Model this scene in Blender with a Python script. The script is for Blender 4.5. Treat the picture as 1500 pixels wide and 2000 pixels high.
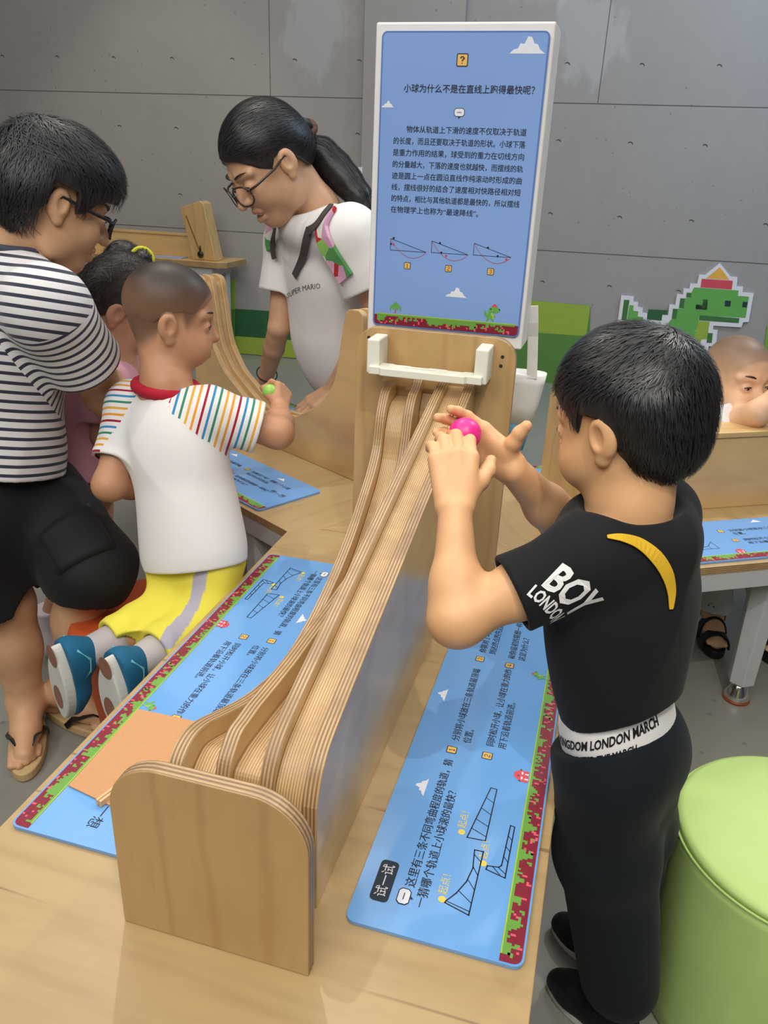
import bpy, bmesh, math, random
import numpy as np
from mathutils import Vector, Matrix

SC = bpy.context.scene
for o in list(bpy.data.objects):
    bpy.data.objects.remove(o)
COL = SC.collection

# ------------------------------------------------------------------ camera
CAM = np.array([0.31886, -1.78224, 1.26])
FW = np.array([-0.23852949, 0.88546771, -0.39881151])
RT = np.array([0.96041483, 0.27593795, 0.0382308])
UP = np.array([-0.14389937, 0.37390532, 0.91623566])
FPX = 1541.27
cd = bpy.data.cameras.new('camera')
cam = bpy.data.objects.new('camera', cd)
COL.objects.link(cam)
cd.sensor_fit = 'VERTICAL'
cd.sensor_height = 36.0
cd.sensor_width = 27.0
cd.lens = FPX * 36.0 / 2000.0
cd.clip_start = 0.05
M = Matrix(((RT[0], UP[0], -FW[0], CAM[0]), (RT[1], UP[1], -FW[1], CAM[1]), (RT[2], UP[2], -FW[2], CAM[2]), (0, 0, 0, 1)))
cam.matrix_world = M
SC.camera = cam

# ------------------------------------------------------------------ world, lights, exposure
SC.view_settings.view_transform = 'Standard'
SC.view_settings.look = 'None'
SC.view_settings.gamma = 1.0
SC.view_settings.use_curve_mapping = False
SC.view_settings.exposure = 0.08
w = bpy.data.worlds.new('hall_air')
SC.world = w
w.use_nodes = True
w.node_tree.nodes['Background'].inputs[0].default_value = (0.93, 0.96, 1.0, 1)
w.node_tree.nodes['Background'].inputs[1].default_value = 0.56


def light(name, kind, loc, target, energy, color=(1, 1, 1), size=1.0, size_y=None, spot=60, blend=0.4, soft=0.05):
    l = bpy.data.lights.new(name, kind)
    l.energy = energy
    l.color = color
    if kind == 'AREA':
        l.shape = 'RECTANGLE'
        l.size = size
        l.size_y = size_y or size
    if kind == 'SPOT':
        l.spot_size = math.radians(spot)
        l.spot_blend = blend
        l.shadow_soft_size = soft
    o = bpy.data.objects.new(name, l)
    COL.objects.link(o)
    o.location = loc
    d = Vector(target) - Vector(loc)
    o.rotation_euler = d.to_track_quat('-Z', 'Y').to_euler()
    return o


WARM = (1.0, 0.93, 0.80)
light('ceiling_spot', 'SPOT', (0.85, -2.25, 3.5), (0.38, -0.6, 0.5), 95, WARM, spot=36, blend=0.7, soft=0.02)
light('ceiling_spot', 'SPOT', (-1.1, 0.7, 3.7), (0.2, -0.6, 0.5), 70, WARM, spot=50, blend=0.6, soft=0.03)
light('ceiling_spot', 'SPOT', (1.7, 1.8, 3.7), (0.7, 0.1, 0.2), 120, WARM, spot=55, blend=0.5, soft=0.04)
light('ceiling_spot', 'SPOT', (-2.2, -1.6, 3.7), (-0.7, 0.1, 0.7), 60, WARM, spot=60, blend=0.6, soft=0.05)
light('ceiling_spot', 'SPOT', (-2.6, 1.6, 3.7), (-2.6, 3.1, 0.7), 60, (1, .85, .6), spot=55, blend=0.6, soft=0.05)
light('soft_fill', 'AREA', (-0.3, 0.2, 3.9), (-0.3, 0.2, 0), 110, (1.0, 0.98, 0.95), size=5.5, size_y=4.5)  # added overhead fill that lifts the ambient level, not a real fixture
light('soft_fill', 'AREA', (0.0, -3.2, 3.4), (-0.3, 1.5, 0.7), 105, (1.0, 0.97, 0.93), size=4.0, size_y=1.6)  # added frontal fill, high behind the camera, to brighten wall and plates
light('sky_blue_wash', 'AREA', (2.4, 2.2, 3.5), (1.5, 3.5, 2.2), 60, (0.45, 0.7, 1.0), size=1.2, size_y=0.6)


# ------------------------------------------------------------------ geometry helpers
def link(o, parent=None):
    COL.objects.link(o)
    if parent is not None:
        o.parent = parent
    return o


def tag(o, label=None, cat=None, group=None, kind=None):
    if label: o['label'] = label
    if cat: o['category'] = cat
    if group: o['group'] = group
    if kind: o['kind'] = kind
    return o


def thing(name, label, cat, loc=(0, 0, 0), rotz=0.0, group=None):
    o = bpy.data.objects.new(name, None)
    o.empty_display_size = 0.05
    o.location = loc
    o.rotation_euler = (0, 0, rotz)
    link(o)
    return tag(o, label, cat, group)


class MB:
    """mesh builder: everything added becomes one mesh"""

    def __init__(s):
        s.v = []; s.f = []; s.m = []; s.n = 0

    def add(s, vs, fs, mi=0):
        vs = [tuple(map(float, p)) for p in vs]
        s.v += vs
        for i, f in enumerate(fs):
            s.f.append(tuple(int(k) + s.n for k in f))
            s.m.append(mi if not isinstance(mi, (list, tuple)) else mi[i])
        s.n += len(vs)
        return s

    def box(s, lo, hi, mi=0, rot=None, at=(0, 0, 0)):
        x0, y0, z0 = lo; x1, y1, z1 = hi
        vs = [(x0, y0, z0), (x1, y0, z0), (x1, y1, z0), (x0, y1, z0), (x0, y0, z1), (x1, y0, z1), (x1, y1, z1), (x0, y1, z1)]
        if rot is not None:
            vs = [tuple(rot @ Vector(p) + Vector(at)) for p in vs]
        return s.add(vs, [(3, 2, 1, 0), (4, 5, 6, 7), (0, 1, 5, 4), (1, 2, 6, 5), (2, 3, 7, 6), (3, 0, 4, 7)], mi)

    def prism(s, poly, fn0, fn1, cap=0, side=1, sides=None):
        """poly: 2D outline; fn0/fn1 map a 2D point to the two end faces"""
        n = len(poly)
        vs = [fn0(p) for p in poly] + [fn1(p) for p in poly]
        fs = [tuple(range(n - 1, -1, -1)), tuple(range(n, 2 * n))]
        mi = [cap, cap]
        for i in range(n):
            j = (i + 1) % n
            fs.append((i, j, n + j, n + i))
            mi.append(sides[i] if sides else side)
        return s.add(vs, fs, mi)

    def flat(s, poly, z=0.0, mi=0):
        return s.add([(p[0], p[1], z) for p in poly], [tuple(range(len(poly)))], mi)

    def rect(s, x0, y0, x1, y1, z=0.0, mi=0):
        return s.flat([(x0, y0), (x1, y0), (x1, y1), (x0, y1)], z, mi)

    def line(s, pts, wd, z=0.0, mi=0, closed=False):
        pts = [np.array(p, float) for p in pts]
        if closed: pts = pts + [pts[0]]
        for a, b in zip(pts[:-1], pts[1:]):
            d = b - a; L = np.hypot(*d)
            if L < 1e-9: continue
            d = d / L * wd / 2; n = np.array([-d[1], d[0]])
            s.flat([a - d - n, b + d - n, b + d + n, a - d + n], z, mi)
        return s

    def lathe(s, prof, seg=32, mi=0, at=(0, 0, 0)):
        """prof: (r, z[, material])"""
        rings = []
        vs = []; fs = []; ms = []
        for r, z in [(p[0], p[1]) for p in prof]:
            rings.append(len(vs))
            for k in range(seg):
                a = 2 * math.pi * k / seg
                vs.append((at[0] + r * math.cos(a), at[1] + r * math.sin(a), at[2] + z))
        for i in range(len(prof) - 1):
            for k in range(seg):
                k2 = (k + 1) % seg
                fs.append((rings[i] + k, rings[i] + k2, rings[i + 1] + k2, rings[i + 1] + k))
                ms.append(prof[i][2] if len(prof[i]) > 2 else mi)
        fs.append(tuple(range(seg - 1, -1, -1))); ms.append(mi)
        fs.append(tuple(rings[-1] + k for k in range(seg))); ms.append(mi)
        return s.add(vs, fs, ms)

    def tube(s, path, r, seg=8, mi=0, flatx=1.0):
        path = [Vector(p) for p in path]
        n = len(path)
        rs = r if isinstance(r, (list, tuple)) else [r] * n
        vs = []; fs = []
        t0 = (path[1] - path[0]).normalized()
        u = t0.orthogonal().normalized()
        for i, p in enumerate(path):
            t = (path[min(i + 1, n - 1)] - path[max(i - 1, 0)]).normalized()
            u = (u - t * u.dot(t)).normalized(); v = t.cross(u)
            for k in range(seg):
                a = 2 * math.pi * k / seg
                vs.append(p + u * math.cos(a) * rs[i] + v * math.sin(a) * rs[i] * flatx)
        for i in range(n - 1):
            for k in range(seg):
                k2 = (k + 1) % seg
                fs.append((i * seg + k, i * seg + k2, (i + 1) * seg + k2, (i + 1) * seg + k))
        fs.append(tuple(range(seg - 1, -1, -1))); fs.append(tuple((n - 1) * seg + k for k in range(seg)))
        return s.add(vs, fs, mi)

    def ribbon(s, path, across, wd, th, mi=0):
        """flat strap: path points, across vectors, width, thickness along normal"""
        path = [np.array(p, float) for p in path]
        n = len(path); vs = []; fs = []
        for i, p in enumerate(path):
            t = path[min(i + 1, n - 1)] - path[max(i - 1, 0)]
            t /= np.linalg.norm(t) + 1e-9
            a = np.array(across[i] if isinstance(across, list) else across, float)
            a = a - t * (a @ t); a /= np.linalg.norm(a) + 1e-9
            nn = np.cross(t, a)
            ww = wd[i] if isinstance(wd, list) else wd
            for sx, sy in ((-1, -1), (1, -1), (1, 1), (-1, 1)):
                vs.append(p + a * sx * ww / 2 + nn * sy * th / 2)
        for i in range(n - 1):
            for k in range(4):
                k2 = (k + 1) % 4
                fs.append((4 * i + k, 4 * i + k2, 4 * i + 4 + k2, 4 * i + 4 + k))
        fs.append((3, 2, 1, 0)); fs.append(tuple(4 * (n - 1) + k for k in range(4)))
        return s.add(vs, fs, mi)

    def ellipsoid(s, c, r, mi=0, rot=None, seg=20, rings=12):
        c = Vector(c); vs = []; fs = []
        for i in range(rings + 1):
            th = math.pi * i / rings
            for k in range(seg):
                a = 2 * math.pi * k / seg
                p = Vector((r[0] * math.sin(th) * math.cos(a), r[1] * math.sin(th) * math.sin(a), r[2] * math.cos(th)))
                if rot is not None: p = rot @ p
                vs.append(c + p)
        for i in range(rings):
            for k in range(seg):
                k2 = (k + 1) % seg
                fs.append((i * seg + k, (i + 1) * seg + k, (i + 1) * seg + k2, i * seg + k2))
        return s.add(vs, fs, mi)

    def text(s, body, x, y, size, z=0.0, mi=0, bold=0.0, align='LEFT', xdir=(1, 0), ydir=None, sx=1.0, spacing=1.0):
        vs, fs = text_mesh(body, size, bold, align, spacing)
        ydir = ydir or (-xdir[1], xdir[0])
        out = [(x + v[0] * sx * xdir[0] + v[1] * ydir[0], y + v[0] * sx * xdir[1] + v[1] * ydir[1], z) for v in vs]
        return s.add(out, fs, mi)

    def build(s, name, mats, parent=None, smooth=False, bevel=0.0, seg=2, fn=None, weld=False):
        me = bpy.data.meshes.new(name)
        vs = s.v if fn is None else [fn(p) for p in s.v]
        me.from_pydata(vs, [], s.f)
        for m in (mats if isinstance(mats, (list, tuple)) else [mats]):
            me.materials.append(m)
        me.polygons.foreach_set('material_index', np.array(s.m, dtype=np.int32))
        if smooth:
            me.polygons.foreach_set('use_smooth', np.ones(len(s.f), dtype=bool))
        me.update()
        if weld:
            bm = bmesh.new(); bm.from_mesh(me)
            bmesh.ops.remove_doubles(bm, verts=bm.verts, dist=1e-5)
            bmesh.ops.recalc_face_normals(bm, faces=bm.faces)
            bm.to_mesh(me); bm.free()
        o = bpy.data.objects.new(name, me)
        link(o, parent)
        if bevel:
            b = o.modifiers.new('bevel', 'BEVEL')
            b.width = bevel; b.segments = seg; b.limit_method = 'ANGLE'; b.angle_limit = math.radians(40)
            b.harden_normals = False
        return o


_TC = {}


def text_mesh(body, size, bold=0.0, align='LEFT', spacing=1.0):
    key = (body, bold, align, spacing)
    if key not in _TC:
        c = bpy.data.curves.new('t', 'FONT')
        c.body = body; c.size = 1.0; c.fill_mode = 'FRONT'; c.resolution_u = 2
        c.offset = bold; c.align_x = align; c.space_character = spacing
        o = bpy.data.objects.new('t', c)
        COL.objects.link(o)
        dg = bpy.context.evaluated_depsgraph_get()
        ev = o.evaluated_get(dg)
        me = ev.to_mesh()
        vs = [tuple(v.co) for v in me.vertices]; fs = [tuple(p.vertices) for p in me.polygons]
        ev.to_mesh_clear()
        bpy.data.objects.remove(o); bpy.data.curves.remove(c)
        _TC[key] = (vs, fs)
    vs, fs = _TC[key]
    return [(v[0] * size, v[1] * size) for v in vs], fs


def round_rect(x0, y0, x1, y1, r, n=6, corners=(1, 1, 1, 1)):
    pts = []
    for (cx, cy, a0, on) in ((x1 - r, y0 + r, -90, corners[1]), (x1 - r, y1 - r, 0, corners[2]), (x0 + r, y1 - r, 90, corners[3]), (x0 + r, y0 + r, 180, corners[0])):
        if on:
            for k in range(n + 1):
                a = math.radians(a0 + 90 * k / n)
                pts.append((cx + r * math.cos(a), cy + r * math.sin(a)))
        else:
            a = math.radians(a0 + 45)
            pts.append((cx + r * math.copysign(1, math.cos(a)), cy + r * math.copysign(1, math.sin(a))))
    return pts


def catmull(pts, per=6):
    pts = [np.array(p, float) for p in pts]
    out = []
    n = len(pts)
    for i in range(n - 1):
        p0 = pts[max(i - 1, 0)]; p1 = pts[i]; p2 = pts[i + 1]; p3 = pts[min(i + 2, n - 1)]
        for k in range(per):
            t = k / per
            out.append(0.5 * ((2 * p1) + (-p0 + p2) * t + (2 * p0 - 5 * p1 + 4 * p2 - p3) * t * t + (-p0 + 3 * p1 - 3 * p2 + p3) * t ** 3))
    out.append(pts[-1])
    return out


# ------------------------------------------------------------------ materials
def srgb(r, g, b):
    def f(c):
        c /= 255.0
        return c / 12.92 if c <= 0.04045 else ((c + 0.055) / 1.055) ** 2.4
    return (f(r), f(g), f(b), 1.0)


class NT:
    def __init__(s, name):
        s.m = bpy.data.materials.new(name)
        s.m.use_nodes = True
        s.t = s.m.node_tree
        s.b = s.t.nodes['Principled BSDF']

    def n(s, typ, **kw):
        nd = s.t.nodes.new(typ)
        for k, v in kw.items():
            setattr(nd, k, v)
        return nd

    def l(s, a, b):
        s.t.links.new(a, b)

    def math(s, op, a, b=None, c=None):
        nd = s.n('ShaderNodeMath', operation=op)
        for i, x in enumerate((a, b, c)):
            if x is None: continue
            if hasattr(x, 'links'): s.l(x, nd.inputs[i])
            else: nd.inputs[i].default_value = x
        return nd.outputs[0]

    def coord(s, scale=(1, 1, 1), out='Object', rot=(0, 0, 0)):
        tc = s.n('ShaderNodeTexCoord')
        mp = s.n('ShaderNodeMapping')
        mp.inputs['Scale'].default_value = scale
        mp.inputs['Rotation'].default_value = rot
        s.l(tc.outputs[out], mp.inputs[0])
        return mp.outputs[0]

    def noise(s, vec, scale, detail=4, rough=0.55, dist=0.0):
        nd = s.n('ShaderNodeTexNoise')
        nd.inputs['Scale'].default_value = scale; nd.inputs['Detail'].default_value = detail
        nd.inputs['Roughness'].default_value = rough; nd.inputs['Distortion'].default_value = dist
        if vec is not None: s.l(vec, nd.inputs['Vector'])
        return nd.outputs['Fac']

    def ramp(s, fac, stops, interp='LINEAR'):
        nd = s.n('ShaderNodeValToRGB')
        cr = nd.color_ramp; cr.interpolation = interp
        while len(cr.elements) > len(stops): cr.elements.remove(cr.elements[-1])
        while len(cr.elements) < len(stops): cr.elements.new(1.0)
        for e, (p, c) in zip(cr.elements, stops):
            e.position = p; e.color = c
        s.l(fac, nd.inputs[0])
        return nd.outputs[0]

    def mix(s, fac, a, b, mode='MIX'):
        nd = s.n('ShaderNodeMix', data_type='RGBA', blend_type=mode)
        for sock, x in ((nd.inputs[0], fac), (nd.inputs[6], a), (nd.inputs[7], b)):
            if hasattr(x, 'links'): s.l(x, sock)
            else: sock.default_value = x
        return nd.outputs[2]

    def bump(s, h, strength=0.2, dist=0.01):
        nd = s.n('ShaderNodeBump')
        nd.inputs['Strength'].default_value = strength; nd.inputs['Distance'].default_value = dist
        s.l(h, nd.inputs['Height']); s.l(nd.outputs[0], s.b.inputs['Normal'])

    def set(s, color=None, rough=0.5, metal=0.0, spec=0.5, coat=0.0, coat_rough=0.05, sss=0.0):
        if color is not None:
            if hasattr(color, 'links'): s.l(color, s.b.inputs['Base Color'])
            else: s.b.inputs['Base Color'].default_value = color
        if hasattr(rough, 'links'): s.l(rough, s.b.inputs['Roughness'])
        else: s.b.inputs['Roughness'].default_value = rough
        s.b.inputs['Metallic'].default_value = metal
        s.b.inputs['Specular IOR Level'].default_value = spec
        s.b.inputs['Coat Weight'].default_value = coat
        s.b.inputs['Coat Roughness'].default_value = coat_rough
        if sss:
            s.b.inputs['Subsurface Weight'].default_value = sss
            s.b.inputs['Subsurface Radius'].default_value = (0.012, 0.005, 0.003)
            s.b.inputs['Subsurface Scale'].default_value = 0.6
        return s.m


def plain(name, c, rough=0.5, var=0.06, scale=30, **kw):
    t = NT(name)
    v = t.noise(t.coord(), scale)
    a = tuple(max(0, x * (1 - var)) for x in c[:3]) + (1,)
    b = tuple(min(1, x * (1 + var)) for x in c[:3]) + (1,)
    return t.set(t.ramp(v, [(0.3, a), (0.7, b)]), rough, **kw)


def wood(name, c, grain=(1.2, 14, 14), var=0.16, rough=0.38, coat=0.15, mottled=0.5, cracks=True, figure=0.32):
    """birch veneer: soft streaks along one axis, cloudy mottling, a few brown flecks"""
    t = NT(name)
    vec = t.coord(grain)
    g = t.noise(vec, 3.0, 6, 0.6, 0.6)
    g2 = t.noise(t.coord((3, 3, 3)), 1.6, 3)
    a = tuple(x * (1 - var) for x in c[:3]) + (1,)
    b = tuple(min(1, x * (1 + var * .7)) for x in c[:3]) + (1,)
    col = t.ramp(g, [(0.25, a), (0.5, c), (0.75, b)])
    dk = (c[0] * .84, c[1] * .76, c[2] * .66, 1)
    col = t.mix(t.math('MULTIPLY', t.ramp(g2, [(0.42, (0, 0, 0, 1)), (0.72, (1, 1, 1, 1))]), mottled), col, dk)
    if cracks:
        gr = tuple(.9 if x == min(grain) else 34 for x in grain)
        f = t.noise(t.coord(gr), 1.6, 2, 0.4)
        fl = t.ramp(f, [(0.70, (0, 0, 0, 1)), (0.73, (1, 1, 1, 1))])
        col = t.mix(t.math('MULTIPLY', fl, 0.55), col, (0.14, 0.06, 0.025, 1))
    # growth-ring figure: faint wavering darker lines along the grain
    wv = t.n('ShaderNodeTexWave'); wv.wave_type = 'BANDS'; wv.bands_direction = 'X'
    low = min(grain); ax = grain.index(low)
    rot = {0: (0, 0, math.pi / 2), 1: (0, 0, 0), 2: (0, 0, 0)}[ax]
    sc_ = tuple(.22 if i == ax else 1.0 for i in range(3))
    mp = t.coord(sc_, rot=rot)
    wv.inputs['Scale'].default_value = 4.2; wv.inputs['Distortion'].default_value = 7.0; wv.inputs['Detail'].default_value = 3; wv.inputs['Detail Scale'].default_value = 1.6
    t.l(mp, wv.inputs['Vector'])
    wl = t.ramp(wv.outputs['Fac'], [(0.0, (1, 1, 1, 1)), (0.10, (0.25, 0.25, 0.25, 1)), (0.3, (0, 0, 0, 1))])
    col = t.mix(t.math('MULTIPLY', wl, figure), col, (c[0] * .66, c[1] * .52, c[2] * .38, 1))
    t.bump(g, 0.04, 0.002)
    return t.set(col, rough, coat=coat, coat_rough=0.25)


def ply_edge(name, axis, pitch, light_c, dark_c, off=0.0):
    """laminated plywood edge: alternating plies across one axis, worn along the length"""
    t = NT(name)
    tc = t.n('ShaderNodeTexCoord'); sp = t.n('ShaderNodeSeparateXYZ')
    t.l(tc.outputs['Object'], sp.inputs[0])
    x = sp.outputs[axis]
    ws = [1.5, 1.5, 1.5]; ws[axis] = 25
    wob = t.noise(t.coord(tuple(ws)), 4.0, 5)
    q = t.math('ADD', t.math('DIVIDE', t.math('ADD', x, off), pitch), t.math('MULTIPLY', wob, 0.35))
    fr = t.math('FRACT', q)
    ls = [2, 2, 2]; ls[axis] = 200
    n2 = t.noise(t.coord(tuple(ls)), 3.0, 5, 0.7)
    col = t.ramp(fr, [(0.0, light_c), (0.36, light_c), (0.48, dark_c), (0.86, dark_c), (0.98, light_c)])
    mid = tuple((a + b) / 2 for a, b in zip(light_c, dark_c))
    col = t.mix(t.math('MULTIPLY', n2, 0.7), col, mid)
    n3 = t.noise(t.coord((6, 6, 6)), 2.2, 5, 0.6)
    dirt = tuple(c * k for c, k in zip(mid[:3], (0.62, 0.55, 0.52))) + (1,)
    col = t.mix(t.math('MULTIPLY', t.ramp(n3, [(0.45, (0, 0, 0, 1)), (0.62, (1, 1, 1, 1))]), 0.45), col, dirt)
    return t.set(col, 0.5, coat=0.1, coat_rough=0.3)


def concrete(name, c, scale=1.0, rough=0.6, pits=True, patches=None, var=0.12, coat=0.0):
    t = NT(name)
    v = t.coord()
    n1 = t.noise(v, 0.9 * scale, 6, 0.65)
    n2 = t.noise(v, 14 * scale, 5, 0.6)
    n3 = t.noise(t.coord((6, 6, 0.8)), 1.2, 4, 0.6)
    a = tuple(x * (1 - var) for x in c[:3]) + (1,); b = tuple(x * (1 + var) for x in c[:3]) + (1,)
    f = t.math('ADD', t.math('MULTIPLY', n1, 0.6), t.math('ADD', t.math('MULTIPLY', n2, 0.25), t.math('MULTIPLY', n3, 0.15)))
    col = t.ramp(f, [(0.34, a), (0.5, c), (0.66, b)])
    if patches:
        tc = t.n('ShaderNodeTexCoord'); sp = t.n('ShaderNodeSeparateXYZ'); t.l(tc.outputs['Object'], sp.inputs[0])
        edge = t.noise(t.coord((1, 1, 0.55)), 7.0, 6, 0.6)
        tot = None
        for (px, pz, rx, rz, amt) in patches:
            dx = t.math('DIVIDE', t.math('SUBTRACT', sp.outputs[0], px), rx)
            dz = t.math('DIVIDE', t.math('SUBTRACT', sp.outputs[2], pz), rz)
            d = t.math('SQRT', t.math('ADD', t.math('MULTIPLY', dx, dx), t.math('MULTIPLY', dz, dz)))
            k = t.math('SUBTRACT', t.math('SUBTRACT', 1.25, d), t.math('MULTIPLY', edge, 1.25))
            k = t.math('MULTIPLY', t.math('MINIMUM', t.math('MAXIMUM', t.math('MULTIPLY', k, 6.0), 0.0), 1.0), amt)
            tot = k if tot is None else t.math('ADD', tot, k)
        col = t.mix(tot, col, (0.43, 0.43, 0.43, 1))
    if pits:
        vo = t.n('ShaderNodeTexVoronoi'); vo.inputs['Scale'].default_value = 16.0
        t.l(v, vo.inputs['Vector'])
        pm = t.ramp(vo.outputs['Distance'], [(0.0, (1, 1, 1, 1)), (0.085, (1, 1, 1, 1)), (0.12, (0, 0, 0, 1))])
        sel = t.math('GREATER_THAN', t.noise(v, 2.2, 2), 0.52)
        col = t.mix(t.math('MULTIPLY', t.math('MULTIPLY', pm, sel), 0.35), col, (0.05, 0.05, 0.05, 1))
    t.bump(n2, 0.12, 0.004)
    return t.set(col, rough, coat=coat, coat_rough=0.3)


BIRCH = srgb(208, 176, 126)
M_TOP = wood('birch_tabletop', srgb(179, 152, 108), grain=(1.6, 13, 13), var=0.12, figure=0.16, mottled=0.35, rough=0.33, coat=0.25)
M_FACE = wood('birch_plate', srgb(188, 155, 106), grain=(13, 13, 2.4), var=0.09, mottled=0.55, cracks=False)
M_FACEY = wood('birch_side_panel', srgb(204, 170, 118), grain=(13, 1.4, 9), var=0.12, mottled=0.5, cracks=False, rough=0.28, coat=0.5)
M_RAMP = ply_edge('ramp_laminate', 0, 0.0034, srgb(212, 182, 134), srgb(150, 112, 72))
M_RAIL = ply_edge('rail_ply_edge', 0, 0.0046, srgb(204, 172, 126), srgb(112, 80, 52))
M_EDGEZ = ply_edge('tabletop_ply_edge', 2, 0.0045, srgb(206, 170, 118), srgb(92, 66, 44))
M_EDGEY = ply_edge('plate_ply_edge', 1, 0.0058, srgb(196, 166, 126), srgb(112, 84, 60))
M_PALEWOOD = wood('pale_beech', srgb(206, 172, 116), grain=(1.5, 12, 12), var=0.1, mottled=0.4, cracks=False)
M_APRON = plain('grey_powder_coat', srgb(186, 187, 188), 0.45, 0.03)
M_CHROME = plain('chrome', (0.8, 0.8, 0.8, 1), 0.12, 0.02, metal=1.0)
M_RUST = plain('copper_ring', srgb(150, 70, 30), 0.4, 0.1)
M_WHITE = plain('white_powder_coat', srgb(226, 224, 222), 0.4, 0.02)
M_HDPE = plain('white_nylon', srgb(228, 228, 214), 0.42, 0.02, sss=0.0)
M_BLACK = plain('black_plastic', srgb(22, 22, 24), 0.4, 0.1)
M_HOLE = plain('screw_hole', srgb(44, 38, 34), 0.5, 0.1)
M_WALL = concrete('cast_concrete_wall', srgb(152, 149, 146), patches=[(-1.62, 2.02, .36, .46, .5), (-0.02, 2.0, .34, .40, .55), (-0.35, 2.25, .4, .2, .3)], var=0.08)
M_SEAM = plain('formwork_seam', srgb(88, 86, 84), 0.8, 0.1)
M_FLOOR = concrete('polished_concrete_floor', srgb(136, 135, 127), scale=0.8, rough=0.38, var=0.10, coat=0.1)
M_CEIL = plain('dark_ceiling', srgb(120, 120, 120), 0.8, 0.03)


# ------------------------------------------------------------------ the room
def struct(o, k='structure'):
    o['kind'] = k
    return o


ZT = 0.46          # table top height
S = 0.8            # metres per layout unit
WY = lambda x: 3.474 + 0.04 * x


def ray(px):
    return FW + RT * (px[0] - 750) / FPX - UP * (px[1] - 1000) / FPX


def at_wall(px, off=0.0):
    r = ray(px)
    t = (3.474 + .04 * CAM[0] - off - CAM[1]) / (r[1] - .04 * r[0])
    return CAM + r * t


def at_z(px, z):
    r = ray(px)
    return CAM + r * ((z - CAM[2]) / r[2])


def at_y(px, y):
    r = ray(px)
    return CAM + r * ((y - CAM[1]) / r[1])


def at_d(px, d):
    return CAM + ray(px) * d


b = MB(); b.box((-6, -4.5, -0.1), (6, 4.2, 0.0))
struct(b.build('floor', M_FLOOR))
b = MB(); b.box((-6, -4.5, 4.2), (6, 4.2, 4.3))
struct(b.build('ceiling', M_CEIL))
b = MB()
WR = Matrix.Rotation(math.atan(.04), 3, 'Z')
b.box((-6, 0, 0), (6, 0.15, 4.2))
for zz in (0.83, 1.65):
    b.box((-5.9, -0.0012, zz - .0022), (5.9, 0.0, zz + .0022), 1)
for xx in (-3.93, -1.93, 0.078, 2.08):
    b.box((xx - .002, -0.0012, 1.65), (xx + .002, 0, 4.2), 1)
for zz in (0.63, 1.035, 1.44, 1.84, 2.25):
    for k in range(-12, 9):
        x = -0.121 + 0.412 * k
        if abs(zz - 1.84) < .01 and k == 3: continue
        n = 14
        ring = [(x + .016 * math.cos(2 * math.pi * i / n), zz + .016 * math.sin(2 * math.pi * i / n)) for i in range(n)]
        b.line([(p[0], p[1]) for p in ring[1:6]], .005, 0)
        for j in range(5 * 4):
            pass
        # turn the arc (drawn flat in x,y) into the wall plane
        cnt = 4 * 4
        for q in range(b.n - cnt, b.n):
            px_, py_, _ = b.v[q]
            b.v[q] = (px_, -0.0014, py_)
        for q in range(len(b.m) - 4, len(b.m)): b.m[q] = 1
wall = b.build('wall_back', [M_WALL, M_SEAM])
wall.location = (0, 3.474, 0); wall.rotation_euler = (0, 0, math.atan(.04))
struct(wall)
# shallow pilaster between the two wall bays
b = MB(); b.box((-1.315, -0.05, 0), (-0.72, 0, 4.2))
pil = b.build('trim_1', [M_WALL]); pil.location = (0, 3.474, 0); pil.rotation_euler = (0, 0, math.atan(.04)); struct(pil)
for nm, lo, hi in (('wall_left', (-6.1, -4.5, 0), (-6, 4.2, 4.2)), ('wall_right', (6, -4.5, 0), (6.1, 4.2, 4.2)), ('wall_front', (-6, -4.6, 0), (6, -4.5, 4.2))):
    b = MB(); b.box(lo, hi); struct(b.build(nm, M_WALL))
# ------------------------------------------------------------------ wall graphics (thin printed boards fixed to the wall)
def wall_local(px, off=0.0):
    p = at_wall(px, off)
    c, s_ = math.cos(math.atan(.04)), math.sin(math.atan(.04))
    x = p[0] * c + (p[1] - 3.474) * s_
    return (x, p[2])


G_LIGHT = plain('print_lime', srgb(148, 172, 62), 0.5, 0.03)
G_LEAF = plain('print_leaf_green', srgb(112, 168, 62), 0.5, 0.03)
G_MID = plain('print_mid_green', srgb(84, 132, 58), 0.5, 0.03)
G_DARK = plain('print_dark_green', srgb(40, 92, 52), 0.5, 0.03)
G_OLIVE = plain('print_olive', srgb(84, 98, 44), 0.5, 0.03)
G_DINO = plain('print_dino_green', srgb(96, 166, 78), 0.5, 0.03)
G_DINOD = plain('print_dino_shade', srgb(58, 112, 56), 0.5, 0.03)
G_WHITE = plain('print_white', srgb(222, 220, 226), 0.5, 0.03)
G_RED = plain('print_red', srgb(206, 72, 88), 0.5, 0.03)
G_YEL = plain('print_orange', srgb(226, 172, 70), 0.5, 0.03)
G_NAVY = plain('print_navy', srgb(32, 44, 58), 0.5, 0.03)
G_MAROON = plain('print_maroon', srgb(128, 26, 48), 0.45, 0.03)
G_PINK = plain('print_pink', srgb(216, 90, 106), 0.45, 0.03)
G_GRASS = plain('print_grass', srgb(104, 158, 66), 0.45, 0.03)
G_LIME = plain('print_lime_line', srgb(160, 196, 60), 0.45, 0.03)
G_INK = plain('print_ink', srgb(20, 26, 44), 0.45, 0.03)
G_CLOUD = plain('print_cloud', srgb(222, 226, 234), 0.45, 0.03)
G_TILE = plain('print_tile', srgb(226, 182, 92), 0.45, 0.03)
G_CAPTION = plain('print_yellow', srgb(228, 204, 90), 0.45, 0.03)
G_RED2 = plain('print_red_line', srgb(196, 60, 70), 0.45, 0.03)


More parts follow.
